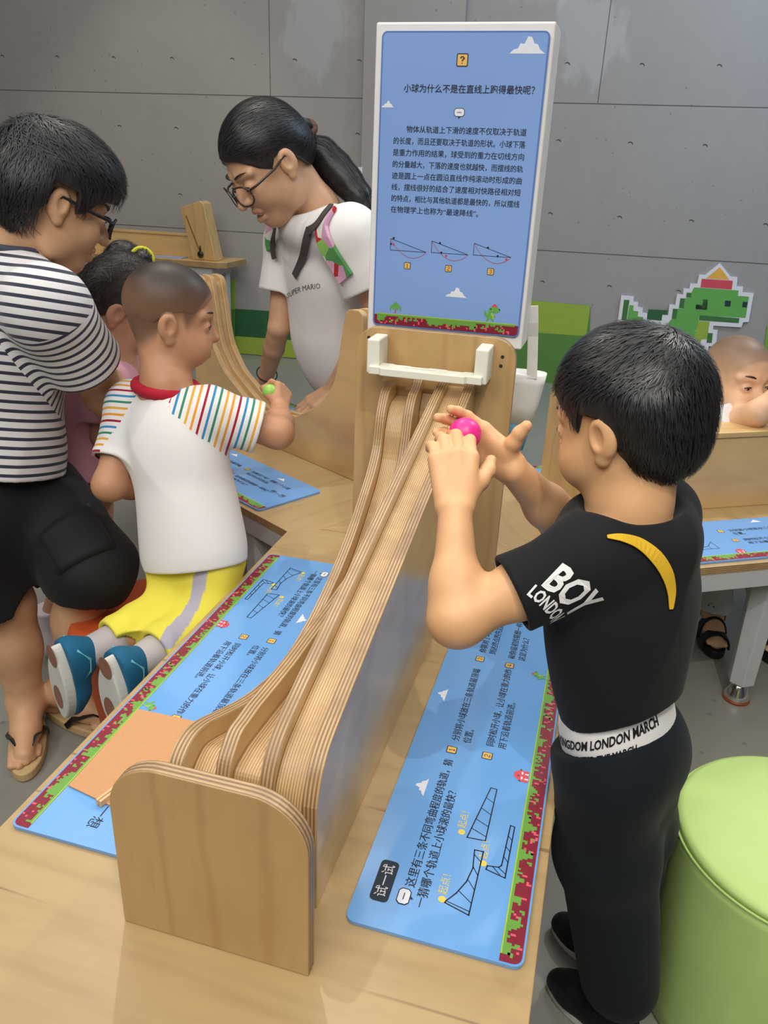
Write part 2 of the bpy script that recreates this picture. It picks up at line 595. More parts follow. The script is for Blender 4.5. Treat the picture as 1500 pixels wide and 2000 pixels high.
def wall_board(name, label, cat, shapes, th=0.008, group=None):
    """shapes: (pixel outline, material index) - the first is the backing that gets the thickness"""
    mats = [G_LIGHT, G_LEAF, G_MID, G_DARK, G_OLIVE, G_DINO, G_DINOD, G_WHITE, G_RED, G_YEL, G_NAVY]
    b = MB()
    base = [wall_local(p) for p in shapes[0][0]]
    b.prism(base, lambda p: (p[0], -th, p[1]), lambda p: (p[0], -0.001, p[1]), shapes[0][1], shapes[0][1])
    for i, (poly, mi) in enumerate(shapes[1:]):
        q = [wall_local(p) for p in poly]
        b.add([(p[0], -th - 0.0006 * (1 + (i % 5) * .2), p[1]) for p in q], [tuple(range(len(q)))], mi)
    o = b.build(name, mats)
    o.location = (0, 3.474, 0); o.rotation_euler = (0, 0, math.atan(.04))
    tag(o, label, cat, group or 'printed boards on the concrete wall')
    return o


wall_board('wall_graphic', 'tall lime and green printed board on concrete wall left of the bending woman', 'wall graphic',
           [([(424, 545), (460, 547), (460, 689), (424, 686)], 0), ([(424, 602), (460, 604), (460, 689), (424, 686)], 2)])
wall_board('wall_graphic', 'dark green and lime low printed board on wall behind the bending woman', 'wall graphic',
           [([(460, 603), (640, 615), (640, 704), (460, 689)], 3), ([(460, 656), (640, 669), (640, 704), (460, 689)], 0)])
wall_board('wall_graphic', 'two-tone lime and green printed board on wall right of the blue sign', 'wall graphic',
           [([(1000, 583), (1153, 597), (1150, 755), (985, 740)], 2), ([(1000, 583), (1153, 597), (1145, 656), (1000, 646)], 0)])
wall_board('wall_graphic', 'green printed board at right edge of wall beside the toddler', 'wall graphic',
           [([(1498, 636), (1560, 640), (1560, 760), (1488, 752)], 2), ([(1498, 636), (1560, 640), (1560, 690), (1492, 684)], 1)])
wall_board('wall_graphic', 'pixelated green board low on wall under the back table', 'wall graphic',
           [([(120, 530), (218, 536), (216, 640), (120, 634)], 7), ([(120, 530), (218, 536), (217, 572), (120, 566)], 1),
            ([(140, 555), (178, 557), (178, 600), (140, 598)], 4), ([(188, 571), (206, 572), (206, 596), (188, 595)], 4),
            ([(189, 542), (203, 543), (203, 556), (189, 555)], 4), ([(172, 535), (186, 536), (186, 541), (172, 540)], 4), ([(160, 585), (178, 587), (178, 606), (160, 604)], 8)])


def cp(l):
    return [(1000 + x / 3.0, 480 + y / 3.0) for x, y in l]


wall_board('dinosaur_graphic', 'pixel-style green dinosaur cutout with red and yellow hat on concrete wall', 'wall graphic', [
    (cp([(640, 290), (713, 296), (711, 326), (739, 330), (737, 357), (766, 362), (764, 390), (792, 395), (789, 430), (875, 437), (880, 402), (913, 406), (922, 342), (955, 345), (966, 282), (1000, 285), (1004, 249), (1038, 250), (1043, 219), (1083, 222), (1095, 168), (1130, 170), (1217, 100), (1280, 180), (1319, 183), (1314, 236), (1352, 239), (1348, 272), (1414, 276), (1384, 444), (1352, 446), (1342, 476), (1178, 466), (1176, 490), (1203, 493), (1193, 588), (1150, 586), (1140, 700), (760, 680), (690, 600), (690, 470), (617, 457)]), 7),
    (cp([(656, 314), (688, 316), (670, 436), (640, 434)]), 6),
    (cp([(688, 345), (712, 348), (709, 378), (740, 383), (736, 412), (768, 416), (764, 450), (905, 462), (930, 430), (1080, 500), (1085, 600), (1080, 680), (780, 660), (710, 590), (710, 440), (672, 438)]), 5),
    (cp([(1065, 242), (1325, 260), (1322, 292), (1386, 296), (1366, 420), (1098, 405), (1085, 495), (925, 470), (934, 425), (960, 428), (970, 366), (1004, 366), (1012, 305), (1048, 302), (1050, 272)]), 5),
    (cp([(798, 370), (912, 376), (905, 402), (880, 402), (875, 436), (790, 430)]), 3),
    (cp([(1022, 272), (1050, 274), (1048, 302), (1018, 300)]), 6), (cp([(985, 305), (1012, 307), (1004, 366), (976, 363)]), 6),
    (cp([(942, 366), (970, 368), (962, 428), (934, 425)]), 6), (cp([(1098, 405), (1330, 422), (1326, 451), (1095, 435)]), 6),
    (cp([(1090, 437), (1157, 443), (1140, 545), (1110, 545), (1085, 600), (1060, 560)]), 0), (cp([(1145, 508), (1175, 510), (1168, 567), (1138, 565)]), 6),
    (cp([(1110, 192), (1292, 203), (1285, 255), (1102, 242)]), 8), (cp([(1215, 124), (1272, 198), (1135, 190)]), 9),
    (cp([(1118, 312), (1146, 313), (1140, 374), (1074, 369), (1076, 342), (1113, 344)]), 10), (cp([(1246, 319), (1281, 321), (1277, 355), (1243, 353)]), 10),
    (cp([(1350, 326), (1378, 328), (1372, 360), (1345, 358)]), 10)], th=0.015)

b = MB(); b.box((-1.330, 3.36, 0.9), (-1.302, 3.40, 1.262))
tag(b.build('wall_strip', M_WHITE, bevel=.003), 'narrow white upright strip on concrete wall left of the sign', 'trim strip')

# ------------------------------------------------------------------ the three-armed activity table
W = 0.345
table = thing('activity_table', 'three-armed birch plywood activity table with grey metal frame and legs', 'table', (0, 0, 0))
PLY = 0.021
L_FRONT, L_SIDE = 1.62, 1.5
RAD = {'f': 0.0, 'l': math.radians(-120), 'r': math.radians(120)}


def wing_outline(L, inset=0.0):
    w_ = W - inset
    k = W / math.sqrt(3)
    # local frame: the arm runs along -Y; chamfered far corners
    return [(0, 0), (-w_, -k * w_ / W), (-w_, -L + .0), (w_, -L + .0), (w_, -k * w_ / W)]


for key, L in (('f', L_FRONT), ('l', L_SIDE), ('r', L_SIDE)):
    b = MB()
    poly = wing_outline(L, 0.0006)
    b.prism(poly, lambda p: (p[0], p[1], ZT - PLY), lambda p: (p[0], p[1], ZT), 0, 1)
    o = b.build('tabletop', [M_TOP, M_EDGEZ], table, bevel=.0015)
    o.rotation_euler = (0, 0, RAD[key])
    # apron: steel bars under the top
    b = MB()
    k = W / math.sqrt(3)
    for sx in (-1, 1):
        x = sx * (W - .012)
        b.box((x - .01, -L + .02, ZT - PLY - .045), (x + .01, -k + .008, ZT - PLY))
    b.box((-W + .004, -L + .012, ZT - PLY - .045), (W - .004, -L + .032, ZT - PLY))
    o = b.build('apron', M_APRON, table, bevel=.001); o.rotation_euler = (0, 0, RAD[key])
    for sx in (-1, 1):
        for yy in ((-.762,) if key != 'f' else (-L + .35,)) + ((-k - .17,) if key == 'l' else ()):
            x = sx * (W - (.085 if yy < -.5 or key == 'f' else .045))
            lg = MB()
            sec = [(-.032, -.018), (0, -.036), (.032, -.018), (.032, .018), (0, .036), (-.032, .018)]
            lg.prism(sec, lambda p: (x + p[0] * .95, yy + p[1] * .95, .058), lambda p: (x + p[0] * 1.15, yy + p[1] * 1.15, ZT - PLY - .002), 0, 0)
            lo = lg.build('leg', M_APRON, table, bevel=.002); lo.rotation_euler = (0, 0, RAD[key])
            ft = MB()
            ft.lathe([(.001, .058), (.012, .056), (.02, .046), (.031, .022), (.033, .012), (.033, .006)], 20, 0, at=(x, yy, 0))
            ft.lathe([(.031, .008), (.035, .006), (.035, .001), (.03, 0.0)], 20, 1, at=(x, yy, 0))
            fo = ft.build('levelling_foot', [M_CHROME, M_RUST], lo, smooth=True)

# ------------------------------------------------------------------ blue instruction panels
M_PANEL = NT('blue_acrylic').set(srgb(108, 164, 224), 0.16, coat=0.5, coat_rough=0.04)
PANEL_MATS = [M_PANEL, G_MAROON, G_GRASS, G_PINK, G_LIME, G_INK, G_CLOUD, G_TILE, G_CAPTION, G_RED, G_WHITE, G_NAVY, G_DINO]
PL, PW = 0.8325, 0.206


def pixel_strip(b, x0, x1, y0, h, cell, z, rng, mats=(1, 2, 3), lime=4, step=None):
    """maroon soil with a ragged grass line and pink pixels; y grows away from the soil edge"""
    n = int((x1 - x0) / cell); m = int(h / cell)
    b.rect(x0, y0 + m * cell, x1, y0 + m * cell + cell * .55, z + .0001, lime)
    depth = 2
    for i in range(n):
        depth = max(0, min(m - 2, depth + rng.choice((-2, -1, 0, 0, 1, 2))))
        if rng.random() < .12: depth = 0
        xa, xb = x0 + i * cell, x0 + (i + 1) * cell
        b.rect(xa, y0 + (m - 1 - depth) * cell, xb, y0 + m * cell, z, mats[1])
        if rng.random() < .18 and depth < m - 4:
            k = rng.randint(1, max(1, m - depth - 3))
            b.rect(xa - cell, y0 + k * cell, xb, y0 + (k + 1) * cell, z, mats[1])
            b.rect(xa, y0 + (k + 1) * cell, xb, y0 + (k + 2) * cell, z, mats[1])
        if rng.random() < .26:
            k = rng.randint(0, max(0, m - depth - 3))
            b.rect(xa, y0 + k * cell, xb, y0 + (k + rng.choice((1, 1, 2))) * cell, z + .0001, mats[2])


def cloud(b, x, y, s, z, mi=6):
    pts = [(-1, 0), (-.75, .22), (-.55, .25), (-.42, .5), (-.2, .48), (-.02, .85), (.2, .8), (.35, .5), (.55, .45), (.7, .2), (1, 0)]
    b.flat([(x + p[0] * s, y + p[1] * s) for p in pts], z, mi)


def bitmap(b, rows, x, y, c, z, mats, flip=False):
    h = len(rows)
    for j, r in enumerate(rows):
        for i, ch in enumerate(r):
            if ch in mats:
                b.rect(x + i * c, y + (h - 1 - j) * c, x + (i + 1) * c, y + (h - j) * c, z, mats[ch])


DINO = ["......rr....", ".....rrrr...", "....gggggg..", "...gngggggn.", "...gggggggg.", "d..gggdddd..", "dg.ggl......", "dggggll.....", ".gggggld....", "..ggggl.....", "..gg.gg.....", "..d...d....."]
TREE = ["....g....", "...ggg...", "..gdggg..", ".ggggdgg.", "gdggggggg", "g.ggdgg.g", "d...r...d", "....r....", "....r...."]
HOUSE = ["....rrrr...", "...rrrrrr..", "..rrrnrrrr.", ".nrrrrrrrrn", ".rrwwrrwwr.", ".rrrrrrrrr.", ".rrwrrrwrr.", ".rrwrrrwrr."]


PIX = {'?': ['.###.', '##.##', '...##', '..##.', '..#..', '.....', '..#..'], '1': ['..#..', '.##..', '..#..', '..#..', '..#..', '..#..', '.###.'],
       '2': ['.###.', '#...#', '....#', '..##.', '.#...', '#....', '#####'], '3': ['.###.', '#...#', '....#', '..##.', '....#', '#...#', '.###.'],
       '4': ['...#.', '..##.', '.#.#.', '#..#.', '#####', '...#.', '...#.']}


def tile(b, x, y, s, ch, z, navy=11):
    b.flat(round_rect(x - s, y - s, x + s, y + s, s * .22, 2), z, navy)
    b.flat(round_rect(x - s * .82, y - s * .82, x + s * .82, y + s * .82, s * .12, 2), z + .0001, 7)
    rows = PIX[ch]; c = s * 1.15 / 7
    bitmap(b, rows, x - c * len(rows[0]) / 2, y - c * len(rows) / 2, c, z + .0002, {'#': navy})


def instruction_panel(name, label, loc, rotz, variant, seed):
    """local frame: x = reading direction 0..PL, y = up the text 0..PW (soil strip at y 0)"""
    rng = random.Random(seed)
    root = thing(name, label, 'instruction panel', loc, rotz, 'blue instruction panels on the activity table')
    b = MB(); TH = .005
    b.prism(round_rect(0, 0, PL, PW, .012), lambda p: (p[0], p[1], 0), lambda p: (p[0], p[1], TH), 0, 0)
    z = TH + .0003
    b.flat(round_rect(.0025, .0025, PL - .0025, .027, .010, 4, (1, 1, 0, 0)), z, 1)
    pixel_strip(b, .012, PL - .010, .0035, .0245, .0031, z + .0002, rng)
    # captions
    if variant == 'bottom_half':
        lines1 = ['这里有三条不同弯曲程度的轨道，猜', '一猜哪个轨道上小球滚的最快？']
    else:
        lines1 = ['这里有两条等时曲线的轨道，猜', '一猜哪个小球先到达最低点？']
    for dx_ in (0, .0004):
        b.text(lines1[0], .066 + dx_, .1395, .0148, z + dx_ * .2, 5)
        b.text(lines1[1], .041 + dx_, .1215, .0148, z + dx_ * .2, 5)
    for n, x, y, l1, l2 in (('1', .3245, .1455, '分别将小球放在三条轨道最顶端', '位置。'), ('2', .3285, .0925, '同时松开小球，让小球在重力的作', '用下沿着轨道前进。'),
                            ('3', .577, .1455, '你猜对了吗？观察三个小球', '到达终点的先后。'), ('4', .574, .0925, '和你最初的猜想一样吗？', '这是为什么？')):
        tile(b, x, y, .0078, n, z)
        for dx_ in (0, .0003):
            b.text(l1, x + .022 + dx_, y - .0055, .0142, z + dx_ * .2, 5)
            b.text(l2, x + .022 + dx_, y - .0235, .0142, z + dx_ * .2, 5)
    # badges and bubble
    for x, y, s_ in ((.066, .176, '试一试'), (.775, .100, '想一想')):
        if s_ == '试一试':
            b.flat(round_rect(x - .031, y - .0115, x + .031, y + .0115, .006, 3), z, 11)
            b.text(s_, x, y - .006, .0165, z + .0002, 10, align='CENTER')
        else:
            b.text(s_, x, y - .006, .020, z, 5, align='CENTER')
    bx, by = .051, .148
    b.flat([(bx - .012, by - .004), (bx - .008, by - .008), (bx - .002, by - .008), (bx - .001, by - .012), (bx + .003, by - .008), (bx + .008, by - .008), (bx + .012, by - .004), (bx + .012, by + .004), (bx + .008, by + .008), (bx - .008, by + .008), (bx - .012, by + .004)], z, 11)
    b.flat([(bx - .0105, by - .0035), (bx - .0072, by - .0068), (bx + .0072, by - .0068), (bx + .0105, by - .0035), (bx + .0105, by + .0035), (bx + .0072, by + .0068), (bx - .0072, by + .0068), (bx - .0105, by + .0035)], z + .0002, 6)
    b.rect(bx - .005, by - .0006, bx + .005, by + .0006, z + .0003, 11)
    for x, y, s_ in ((.236, .164, .018), (.454, .181, .017), (.70, .168, .016)): cloud(b, x, y, s_, z)
    bitmap(b, HOUSE, .287, .0285, .0026, z + .0001, {'r': 9, 'n': 11, 'w': 10})
    bitmap(b, DINO, .549, .0285, .0020, z + .0001, {'g': 12, 'd': 2, 'r': 9, 'n': 11, 'l': 4})
    # the three track diagrams
    def diagram(poly, ribs, cap):
        b.line(poly, .0016, z, 5, closed=True)
        for r in ribs: b.line(r, .0011, z, 5)
        b.text('起点！', cap[0], cap[1], .0128, z, 8)
        n = 12
        b.flat([(cap[0] - .007 + .0048 * math.cos(6.283 * i / n), cap[1] + .003 + .0048 * math.sin(6.283 * i / n)) for i in range(n)], z, 8)
    if variant == 'bottom_half':
        diagram([(.0575, .0995), (.0605, .0985), (.075, .089), (.095, .0805), (.118, .0765), (.147, .0795), (.1475, .0682), (.049, .0692)],
                [((.06, .0965), (.054, .069)), ((.079, .0868), (.066, .069)), ((.099, .0795), (.086, .069)), ((.12, .0766), (.108, .0685)), ((.139, .078), (.13, .0683))], (.068, .1005))
        diagram([(.1645, .0925), (.264, .0768), (.2635, .0682), (.166, .0688)],
                [((.182, .0897), (.173, .0688)), ((.2, .087), (.191, .0687)), ((.222, .0835), (.213, .0685)), ((.243, .080), (.236, .0683))], (.178, .098))
        diagram([(.121, .0605), (.127, .0597), (.129, .0458), (.133, .0428), (.2025, .0408), (.2015, .0352), (.115, .036)],
                [((.1275, .053), (.118, .043)), ((.128, .0455), (.121, .036)), ((.148, .0424), (.14, .0358)), ((.165, .042), (.158, .0356)), ((.184, .0414), (.177, .0354))], (.136, .0625))
    else:
        for ox in (.06, .17):
            pts = [(ox, .095), (ox + .02, .075), (ox + .045, .068), (ox + .07, .075), (ox + .09, .095), (ox + .09, .06), (ox, .06)]
            b.line(pts, .0014, z, 5, closed=True)
            for q in (.02, .045, .07): b.line([(ox + q, .06), (ox + q, .073)], .001, z, 5)
    b.build('printed_acrylic_plate', PANEL_MATS, root, bevel=.0022, seg=3)
    return root


X_OUT = .4138 * S
instruction_panel('instruction_panel', 'blue instruction panel on right half of near arm, partly under the boy in black', (X_OUT, -1.456 * S, ZT + .0005), math.pi / 2, 'bottom_half', 3)
instruction_panel('instruction_panel', 'blue instruction panel on left half of near arm, with tan card lying on it', (-X_OUT, -.4154 * S, ZT + .0005), -math.pi / 2, 'bottom_half', 3)


def wing_pt(key, x, y):
    a = RAD[key]; c, s_ = math.cos(a), math.sin(a)
    return (c * x - s_ * y, s_ * x + c * y, ZT + .0005)


# left arm (x<0 side of its own frame is the far side from the camera here): near side is +x
for key, side, lab, seed in (('l', 1, 'blue instruction panel on left arm of table in front of the curved track', 11), ('l', -1, 'blue instruction panel on left arm behind the curved track near the woman', 12),
                             ('r', -1, 'blue instruction panel on right arm of table in front of the low box', 13), ('r', 1, 'blue instruction panel on right arm behind the low box and the end board', 14)):
    if side == 1:
        loc = wing_pt(key, X_OUT, -1.456 * S); rz = RAD[key] + math.pi / 2
    else:
        loc = wing_pt(key, -X_OUT, -.4154 * S); rz = RAD[key] - math.pi / 2
    instruction_panel('instruction_panel', lab, loc, rz, 'u_track', seed)

# ------------------------------------------------------------------ the race track on the near arm
track = thing('ball_race_track', 'large birch plywood ball race track with three slopes on near arm of the table', 'ball track', (0, -.9, ZT))
TO = np.array([0, -.9, ZT])


def u2(y, z):  # layout units -> local y,z of the track
    return (y * S + .9, z * S)


END_Y, FAR_Y = -1.532, -0.355
prof_line = [(-.352 - .0415 * i, .537 - .01083 * i) for i in range(24)] + [(-1.345, .277), (-1.378, .2675), (-1.404, .256), (-1.424, .239), (-1.438, .217), (-1.447, .19)]
prof_cyc = [(-.352, .512), (-.40, .507), (-.425, .49), (-.45, .448), (-.468, .381), (-.505, .335), (-.552, .299), (-.656, .231), (-.758, .184), (-.869, .148), (-.94, .133), (-1.0, .126), (-1.06, .127), (-1.114, .134), (-1.212, .161), (-1.312, .203), (-1.365, .227), (-1.40, .237), (-1.425, .236), (-1.446, .226), (-1.458, .21), (-1.462, .19)]
prof_flat = [(-.352, .50), (-.375, .45), (-.40, .30), (-.43, .25), (-.50, .228), (-.75, .2), (-1.0, .202), (-1.2, .207), (-1.36, .222), (-1.40, .222), (-1.43, .215), (-1.44, .19)]


def interp(prof, y):
    p = sorted(prof); ys = [q[0] for q in p]; zs = [q[1] for q in p]
    return float(np.interp(y, ys, zs))


def slab(name, prof, x0, x1, dz, mats, parent, y_end=None, smooth_n=5, base=0.0):
    top = catmull([(y, z + dz) for y, z in prof], smooth_n)
    top = [tuple(p) for p in top]
    poly = [u2(*p) for p in top] + [u2(top[-1][0], base), u2(top[0][0], base)]
    n = len(poly)
    sides = [1] * n
    sides[n - 2] = 0; sides[n - 3] = 1; sides[n - 1] = 1
    b = MB()
    b.prism(poly, lambda p: (x0 * S, p[0], p[1]), lambda p: (x1 * S, p[0], p[1]), 0, 1, sides)
    o = b.build(name, mats, parent, bevel=.0012)
    return o


XS = [-.111, -.0885, -.0438, -.0213, .0224, .0449, .0886, .111]
TM = [M_FACEY, M_RAIL]; RM = [M_FACEY, M_RAMP]
prof_mid = [(y, max(interp(prof_cyc, y), interp(prof_flat, y) + .032)) for y in np.linspace(-.352, -1.40, 36)] + [(-1.42, .240), (-1.438, .222), (-1.449, .19)]
prof_mid = [(y, z if y > -1.36 else min(z, .252)) for y, z in prof_mid]
slab('guide_rail', prof_cyc, XS[0], XS[1], 0, TM, track)
slab('curved_ramp', [(y + .004, z) for y, z in prof_cyc[:-4]] + [(-1.43, .222), (-1.438, .205), (-1.44, .18)], XS[1] + .0004, XS[2] - .0004, -.034, RM, track)
slab('guide_rail', prof_mid, XS[2], XS[3], 0, TM, track)
slab('steep_drop_ramp', prof_flat, XS[3] + .0004, XS[4] - .0004, -.008, RM, track)
slab('guide_rail', prof_line, XS[4], XS[5], 0, TM, track)
slab('straight_ramp', [(y, z) for y, z in prof_line], XS[5] + .0004, XS[6] - .0004, -.018, RM, track)
slab('guide_rail', [(y, z) for y, z in prof_line], XS[6], XS[7], 0, TM, track)
# end plate
b = MB()
b.prism(round_rect(-.143 * S, 0, .138 * S, .292 * S, .062, 10, (0, 0, 1, 1)), lambda p: (p[0], -1.550 * S + .9, p[1]), lambda p: (p[0], -1.527 * S + .9, p[1]), 0, 1)
b.build('end_plate', [M_FACE, M_EDGEY], track, bevel=.002, seg=3)
# floor block between plate and ramps
b = MB(); b.box((-.105 * S, -1.527 * S + .9, 0), (.108 * S, -1.44 * S + .9, .10))
b.build('end_block', M_FACE, track)
# back board
b = MB()
b.prism(round_rect(-.198 * S, 0, .201 * S, .643 * S, .045, 8, (0, 0, 1, 1)), lambda p: (p[0], -.345 * S + .9, p[1]), lambda p: (p[0], -.322 * S + .9, p[1]), 0, 1)
bb = b.build('back_board', [M_FACE, M_EDGEY], track, bevel=.0015)
for x, z in ((-.166, .615), (.166, .577), (.168, .599)):
    n = 12; b = MB()
    b.add([(x * S + .0035 * math.cos(6.283 * i / n), -.3458 * S + .9, z * S + .0035 * math.sin(6.283 * i / n)) for i in range(n)], [tuple(range(n))[::-1]], 0)
    b.build('screw', M_HOLE, bb)
# short post behind each ramp and dark seams
b = MB(); b.box((-.018 * S, -.3455 * S + .9, .30 * S), (.014 * S, -.3352 * S + .9, .535 * S))
b.build('joint_block', M_FACE, track)
# release gate: two nylon cheeks and a swinging bar
gate = bpy.data.objects.new('release_gate', None); link(gate, track); gate.empty_display_size = .03
gy0 = -.3455 * S + .9
for x0, x1 in ((-.147 * S, -.1155 * S), (.1145 * S, .146 * S)):
    b = MB(); b.box((x0, gy0 - .062, .545 * S), (x1, gy0, .628 * S))
    b.build('gate_cheek', M_HDPE, gate, bevel=.0035, seg=3)
b = MB()
xs = [-.138, -.118, -.112, -.105, -.06, -.052, -.02, -.012, .012, .02, .055, .062, .092, .098, .128, .132]
bar = [(-.138, 0), (-.112, 0), (-.106, -.006), (.096, -.006), (.102, 0), (.136, 0), (.136, .035), (.09, .035), (.084, .03), (.05, .03), (.044, .035), (.004, .035), (-.002, .03), (-.04, .03), (-.046, .035), (-.082, .035), (-.088, .04), (-.138, .04)]
b.prism([(x * S, y) for x, y in bar], lambda p: (p[0], gy0 - .072 + p[1], .5470 * S), lambda p: (p[0], gy0 - .072 + p[1], .5655 * S), 0, 0)
b.box((-.055 * S, gy0 - .057, .5655 * S), (.02 * S, gy0 - .053, .5690 * S))
b.build('gate_bar', M_HDPE, gate, bevel=.002, seg=2)

# ------------------------------------------------------------------ the tall sign behind the back board
sign = thing('information_sign', 'tall white-framed blue information sign with black text standing behind the board', 'sign', (0, -.2, ZT))
b = MB()
b.prism(round_rect(-.16, .48, .1605, 1.041, .004, 3), lambda p: (p[0], 0, p[1]), lambda p: (p[0], .104, p[1]), 0, 0)
b.build('white_frame', M_WHITE, sign, bevel=.004, seg=3)
b = MB(); b.box((-.07, .035, 0.0), (.07, .085, .5))
b.build('post', M_WHITE, sign, bevel=.003)
b = MB()
M_SIGN = NT('sign_blue').set(srgb(130, 164, 220), 0.22, coat=0.4, coat_rough=0.06)
M_SIGN2 = NT('sign_blue_edge').set(srgb(92, 124, 186), 0.3)
SM = [M_SIGN] + PANEL_MATS[1:]
SM[10] = G_RED2; SM.append(M_SIGN2)
sz0, sz1 = .505, 1.0265
b.prism(round_rect(-.147, sz0, .153, sz1, .010, 5), lambda p: (p[0], -.004, p[1]), lambda p: (p[0], .002, p[1]), 0, 0)
b.m = [13] * len(b.m)
b.v = [(p[0], p[2], -p[1] - .0044) for p in b.v]
b.flat(round_rect(-.144, sz0 + .003, .150, sz1 - .003, .008, 5), 0, 0)
zz = .0003
b.flat(round_rect(-.144, sz0 + .003, .150, sz0 + .022, .007, 4, (1, 1, 0, 0)), zz, 1)
pixel_strip(b, -.138, .146, sz0 + .004, .021, .0032, zz + .0002, random.Random(5))
oz = .46
tile(b, .0031, 1.4416 - oz, .0105, '?', zz)
b.text('小球为什么不是在直线上跑得最快呢？', -.1025, 1.3905 - oz, .0147, zz, 5, bold=0, sx=.985)
b.text('小球为什么不是在直线上跑得最快呢？', -.1021, 1.3905 - oz, .0147, zz + .0001, 5, bold=0, sx=.985)
b.text('小球为什么不是在直线上跑得最快呢？', -.1023, 1.3908 - oz, .0147, zz + .0002, 5, bold=0, sx=.985)
body = ['　　物体从轨道上下滑的速度不仅取决于轨道', '的长度，而且还要取决于轨道的形状。小球下落', '是重力作用的结果，球受到的重力在切线方向', '的分量越大，下落的速度也就越快，而摆线的轨', '迹是圆上一点在圆沿直线作纯滚动时形成的曲', '线，摆线很好的结合了速度相对快路径相对短', '的特点，相比与其他轨道都是最快的，所以摆线', '在物理学上也称为“最速降线”。']
for i, t_ in enumerate(body):
    wd = max(v[0] for v in text_mesh(t_, .0128, 0)[0])
    sx = .2475 / wd if i < 7 else .172 / wd
    b.text(t_, -.1187, 1.3240 - oz - i * .02005, .0128, zz, 5, bold=0, sx=sx)
    b.text(t_, -.1184, 1.3241 - oz - i * .02005, .0128, zz + .0001, 5, bold=0, sx=sx)
bx, by = .0041, 1.3585 - oz
b.flat([(bx - .010, by - .004), (bx - .006, by - .007), (bx - .002, by - .007), (bx - .001, by - .011), (bx + .003, by - .007), (bx + .006, by - .007), (bx + .010, by - .004), (bx + .010, by + .004), (bx + .006, by + .007), (bx - .006, by + .007), (bx - .010, by + .004)], zz, 11)
b.flat([(bx - .0088, by - .0035), (bx - .0055, by - .006), (bx + .0055, by - .006), (bx + .0088, by - .0035), (bx + .0088, by + .0035), (bx + .0055, by + .006), (bx - .0055, by + .006), (bx - .0088, by + .0035)], zz + .0002, 6)
b.rect(bx - .004, by - .0005, bx + .004, by + .0005, zz + .0003, 11)
cloud(b, .1165, 1.452 - oz, .031, zz); cloud(b, -.1315, 1.364 - oz, .013, zz); cloud(b, .0225, 1.0325 - oz, .022, zz)
for k, (x, z0) in enumerate(((-.1155, 1.1345), (-.0325, 1.1350), (.0505, 1.1355))):
    z0 -= oz
    A_, B_, C_ = (x, z0), (x, z0 - .0215), (x + .0725, z0 - .0215)
    b.line([A_, B_, C_], .0009, zz, 5, closed=True)
    cyc = [(x + .0725 * (t_ - math.sin(t_)) / 6.283 * 1.0 + 0, 0) for t_ in ()]
    pts = [(x + .0725 * u, z0 - .0215 * u - .022 * math.sin(math.pi * u) ** .8) for u in np.linspace(0, 1, 18)]
    b.line(pts, .0007, zz + .0001, 10)
    n = 10
    dots = [((.006, .0012), 5), ((.0008, -.010), 5), ((.006, -.0105), 10)] if k == 0 else [((.016, -.003), 5), ((.02, -.0205), 5), ((.03, -.026), 10)] if k == 1 else [((.027, -.0065), 5), ((.047, -.0205), 5), ((.064, -.0255), 10)]
    for (dx, dz), mi in dots:
        b.flat([(x + dx + .0021 * math.cos(6.283 * i / n), z0 + dz + .0021 * math.sin(6.283 * i / n)) for i in range(n)], zz + .0003, mi)
    tile(b, x + .036, 1.0855 - oz, .0065, str(k + 1), zz)
bitmap(b, TREE, -.1115, sz0 + .0265, .0026, zz + .0001, {'g': 12, 'd': 2, 'r': 9})
bitmap(b, DINO, .081, sz0 + .0265, .0028, zz + .0001, {'g': 12, 'd': 2, 'r': 9, 'n': 11, 'l': 4})
b.build('printed_blue_face', SM, sign, fn=lambda p: (p[0], -.0044 - p[2], p[1]))

# ------------------------------------------------------------------ white cloth pouch hanging behind the sign
M_CLOTHW = plain('white_canvas', srgb(226, 225, 220), 0.85, 0.04, 60)
M_CLOTHB = plain('blue_canvas', srgb(92, 160, 196), 0.85, 0.05, 60)
bag = thing('hanging_pouch', 'white canvas pouch with blue bottom hanging by a strap behind the sign', 'pouch', tuple(map(float, at_y((1021, 772), -.055))))
b = MB()
prof = []
for (z, hw, dp) in ((.052, .045, .03), (.05, .043, .028), (-.02, .035, .024), (-.062, .026, .018)):
    prof.append((z, hw, dp))
def loft(b, secs, mi, n=20, cap=True):
    st = b.n
    vs = []; fs = []
    for z, hw, dp in secs:
        for k in range(n):
            a = 2 * math.pi * k / n
            ca, sa = math.cos(a), math.sin(a)
            vs.append((math.copysign(abs(ca) ** .7, ca) * hw, math.copysign(abs(sa) ** .7, sa) * dp, z))
    for i in range(len(secs) - 1):
        for k in range(n):
            k2 = (k + 1) % n
            fs.append((i * n + k2, i * n + k, (i + 1) * n + k, (i + 1) * n + k2))
    if cap:
        fs.append(tuple(range(n))); fs.append(tuple((len(secs) - 1) * n + k for k in range(n))[::-1])
    b.add(vs, fs, mi)
loft(b, [(.045, .038, .024), (.052, .047, .031), (.03, .044, .030), (-.02, .036, .025), (-.062, .027, .018)], 0)
b.build('pouch', M_CLOTHW, bag, smooth=True)
b = MB(); loft(b, [(-.060, .0268, .0178), (-.09, .021, .015), (-.125, .014, .010)], 0)
b.build('blue_bottom', M_CLOTHB, bag, smooth=True)
b = MB(); b.ribbon([(.018, -.029, .045), (.014, -.026, .09), (.010, -.026, .135), (.008, -.036, .165), (.004, -.0395, .20)], (1, 0, 0), .022, .003)
b.build('strap', M_CLOTHW, bag, smooth=False, bevel=.001)

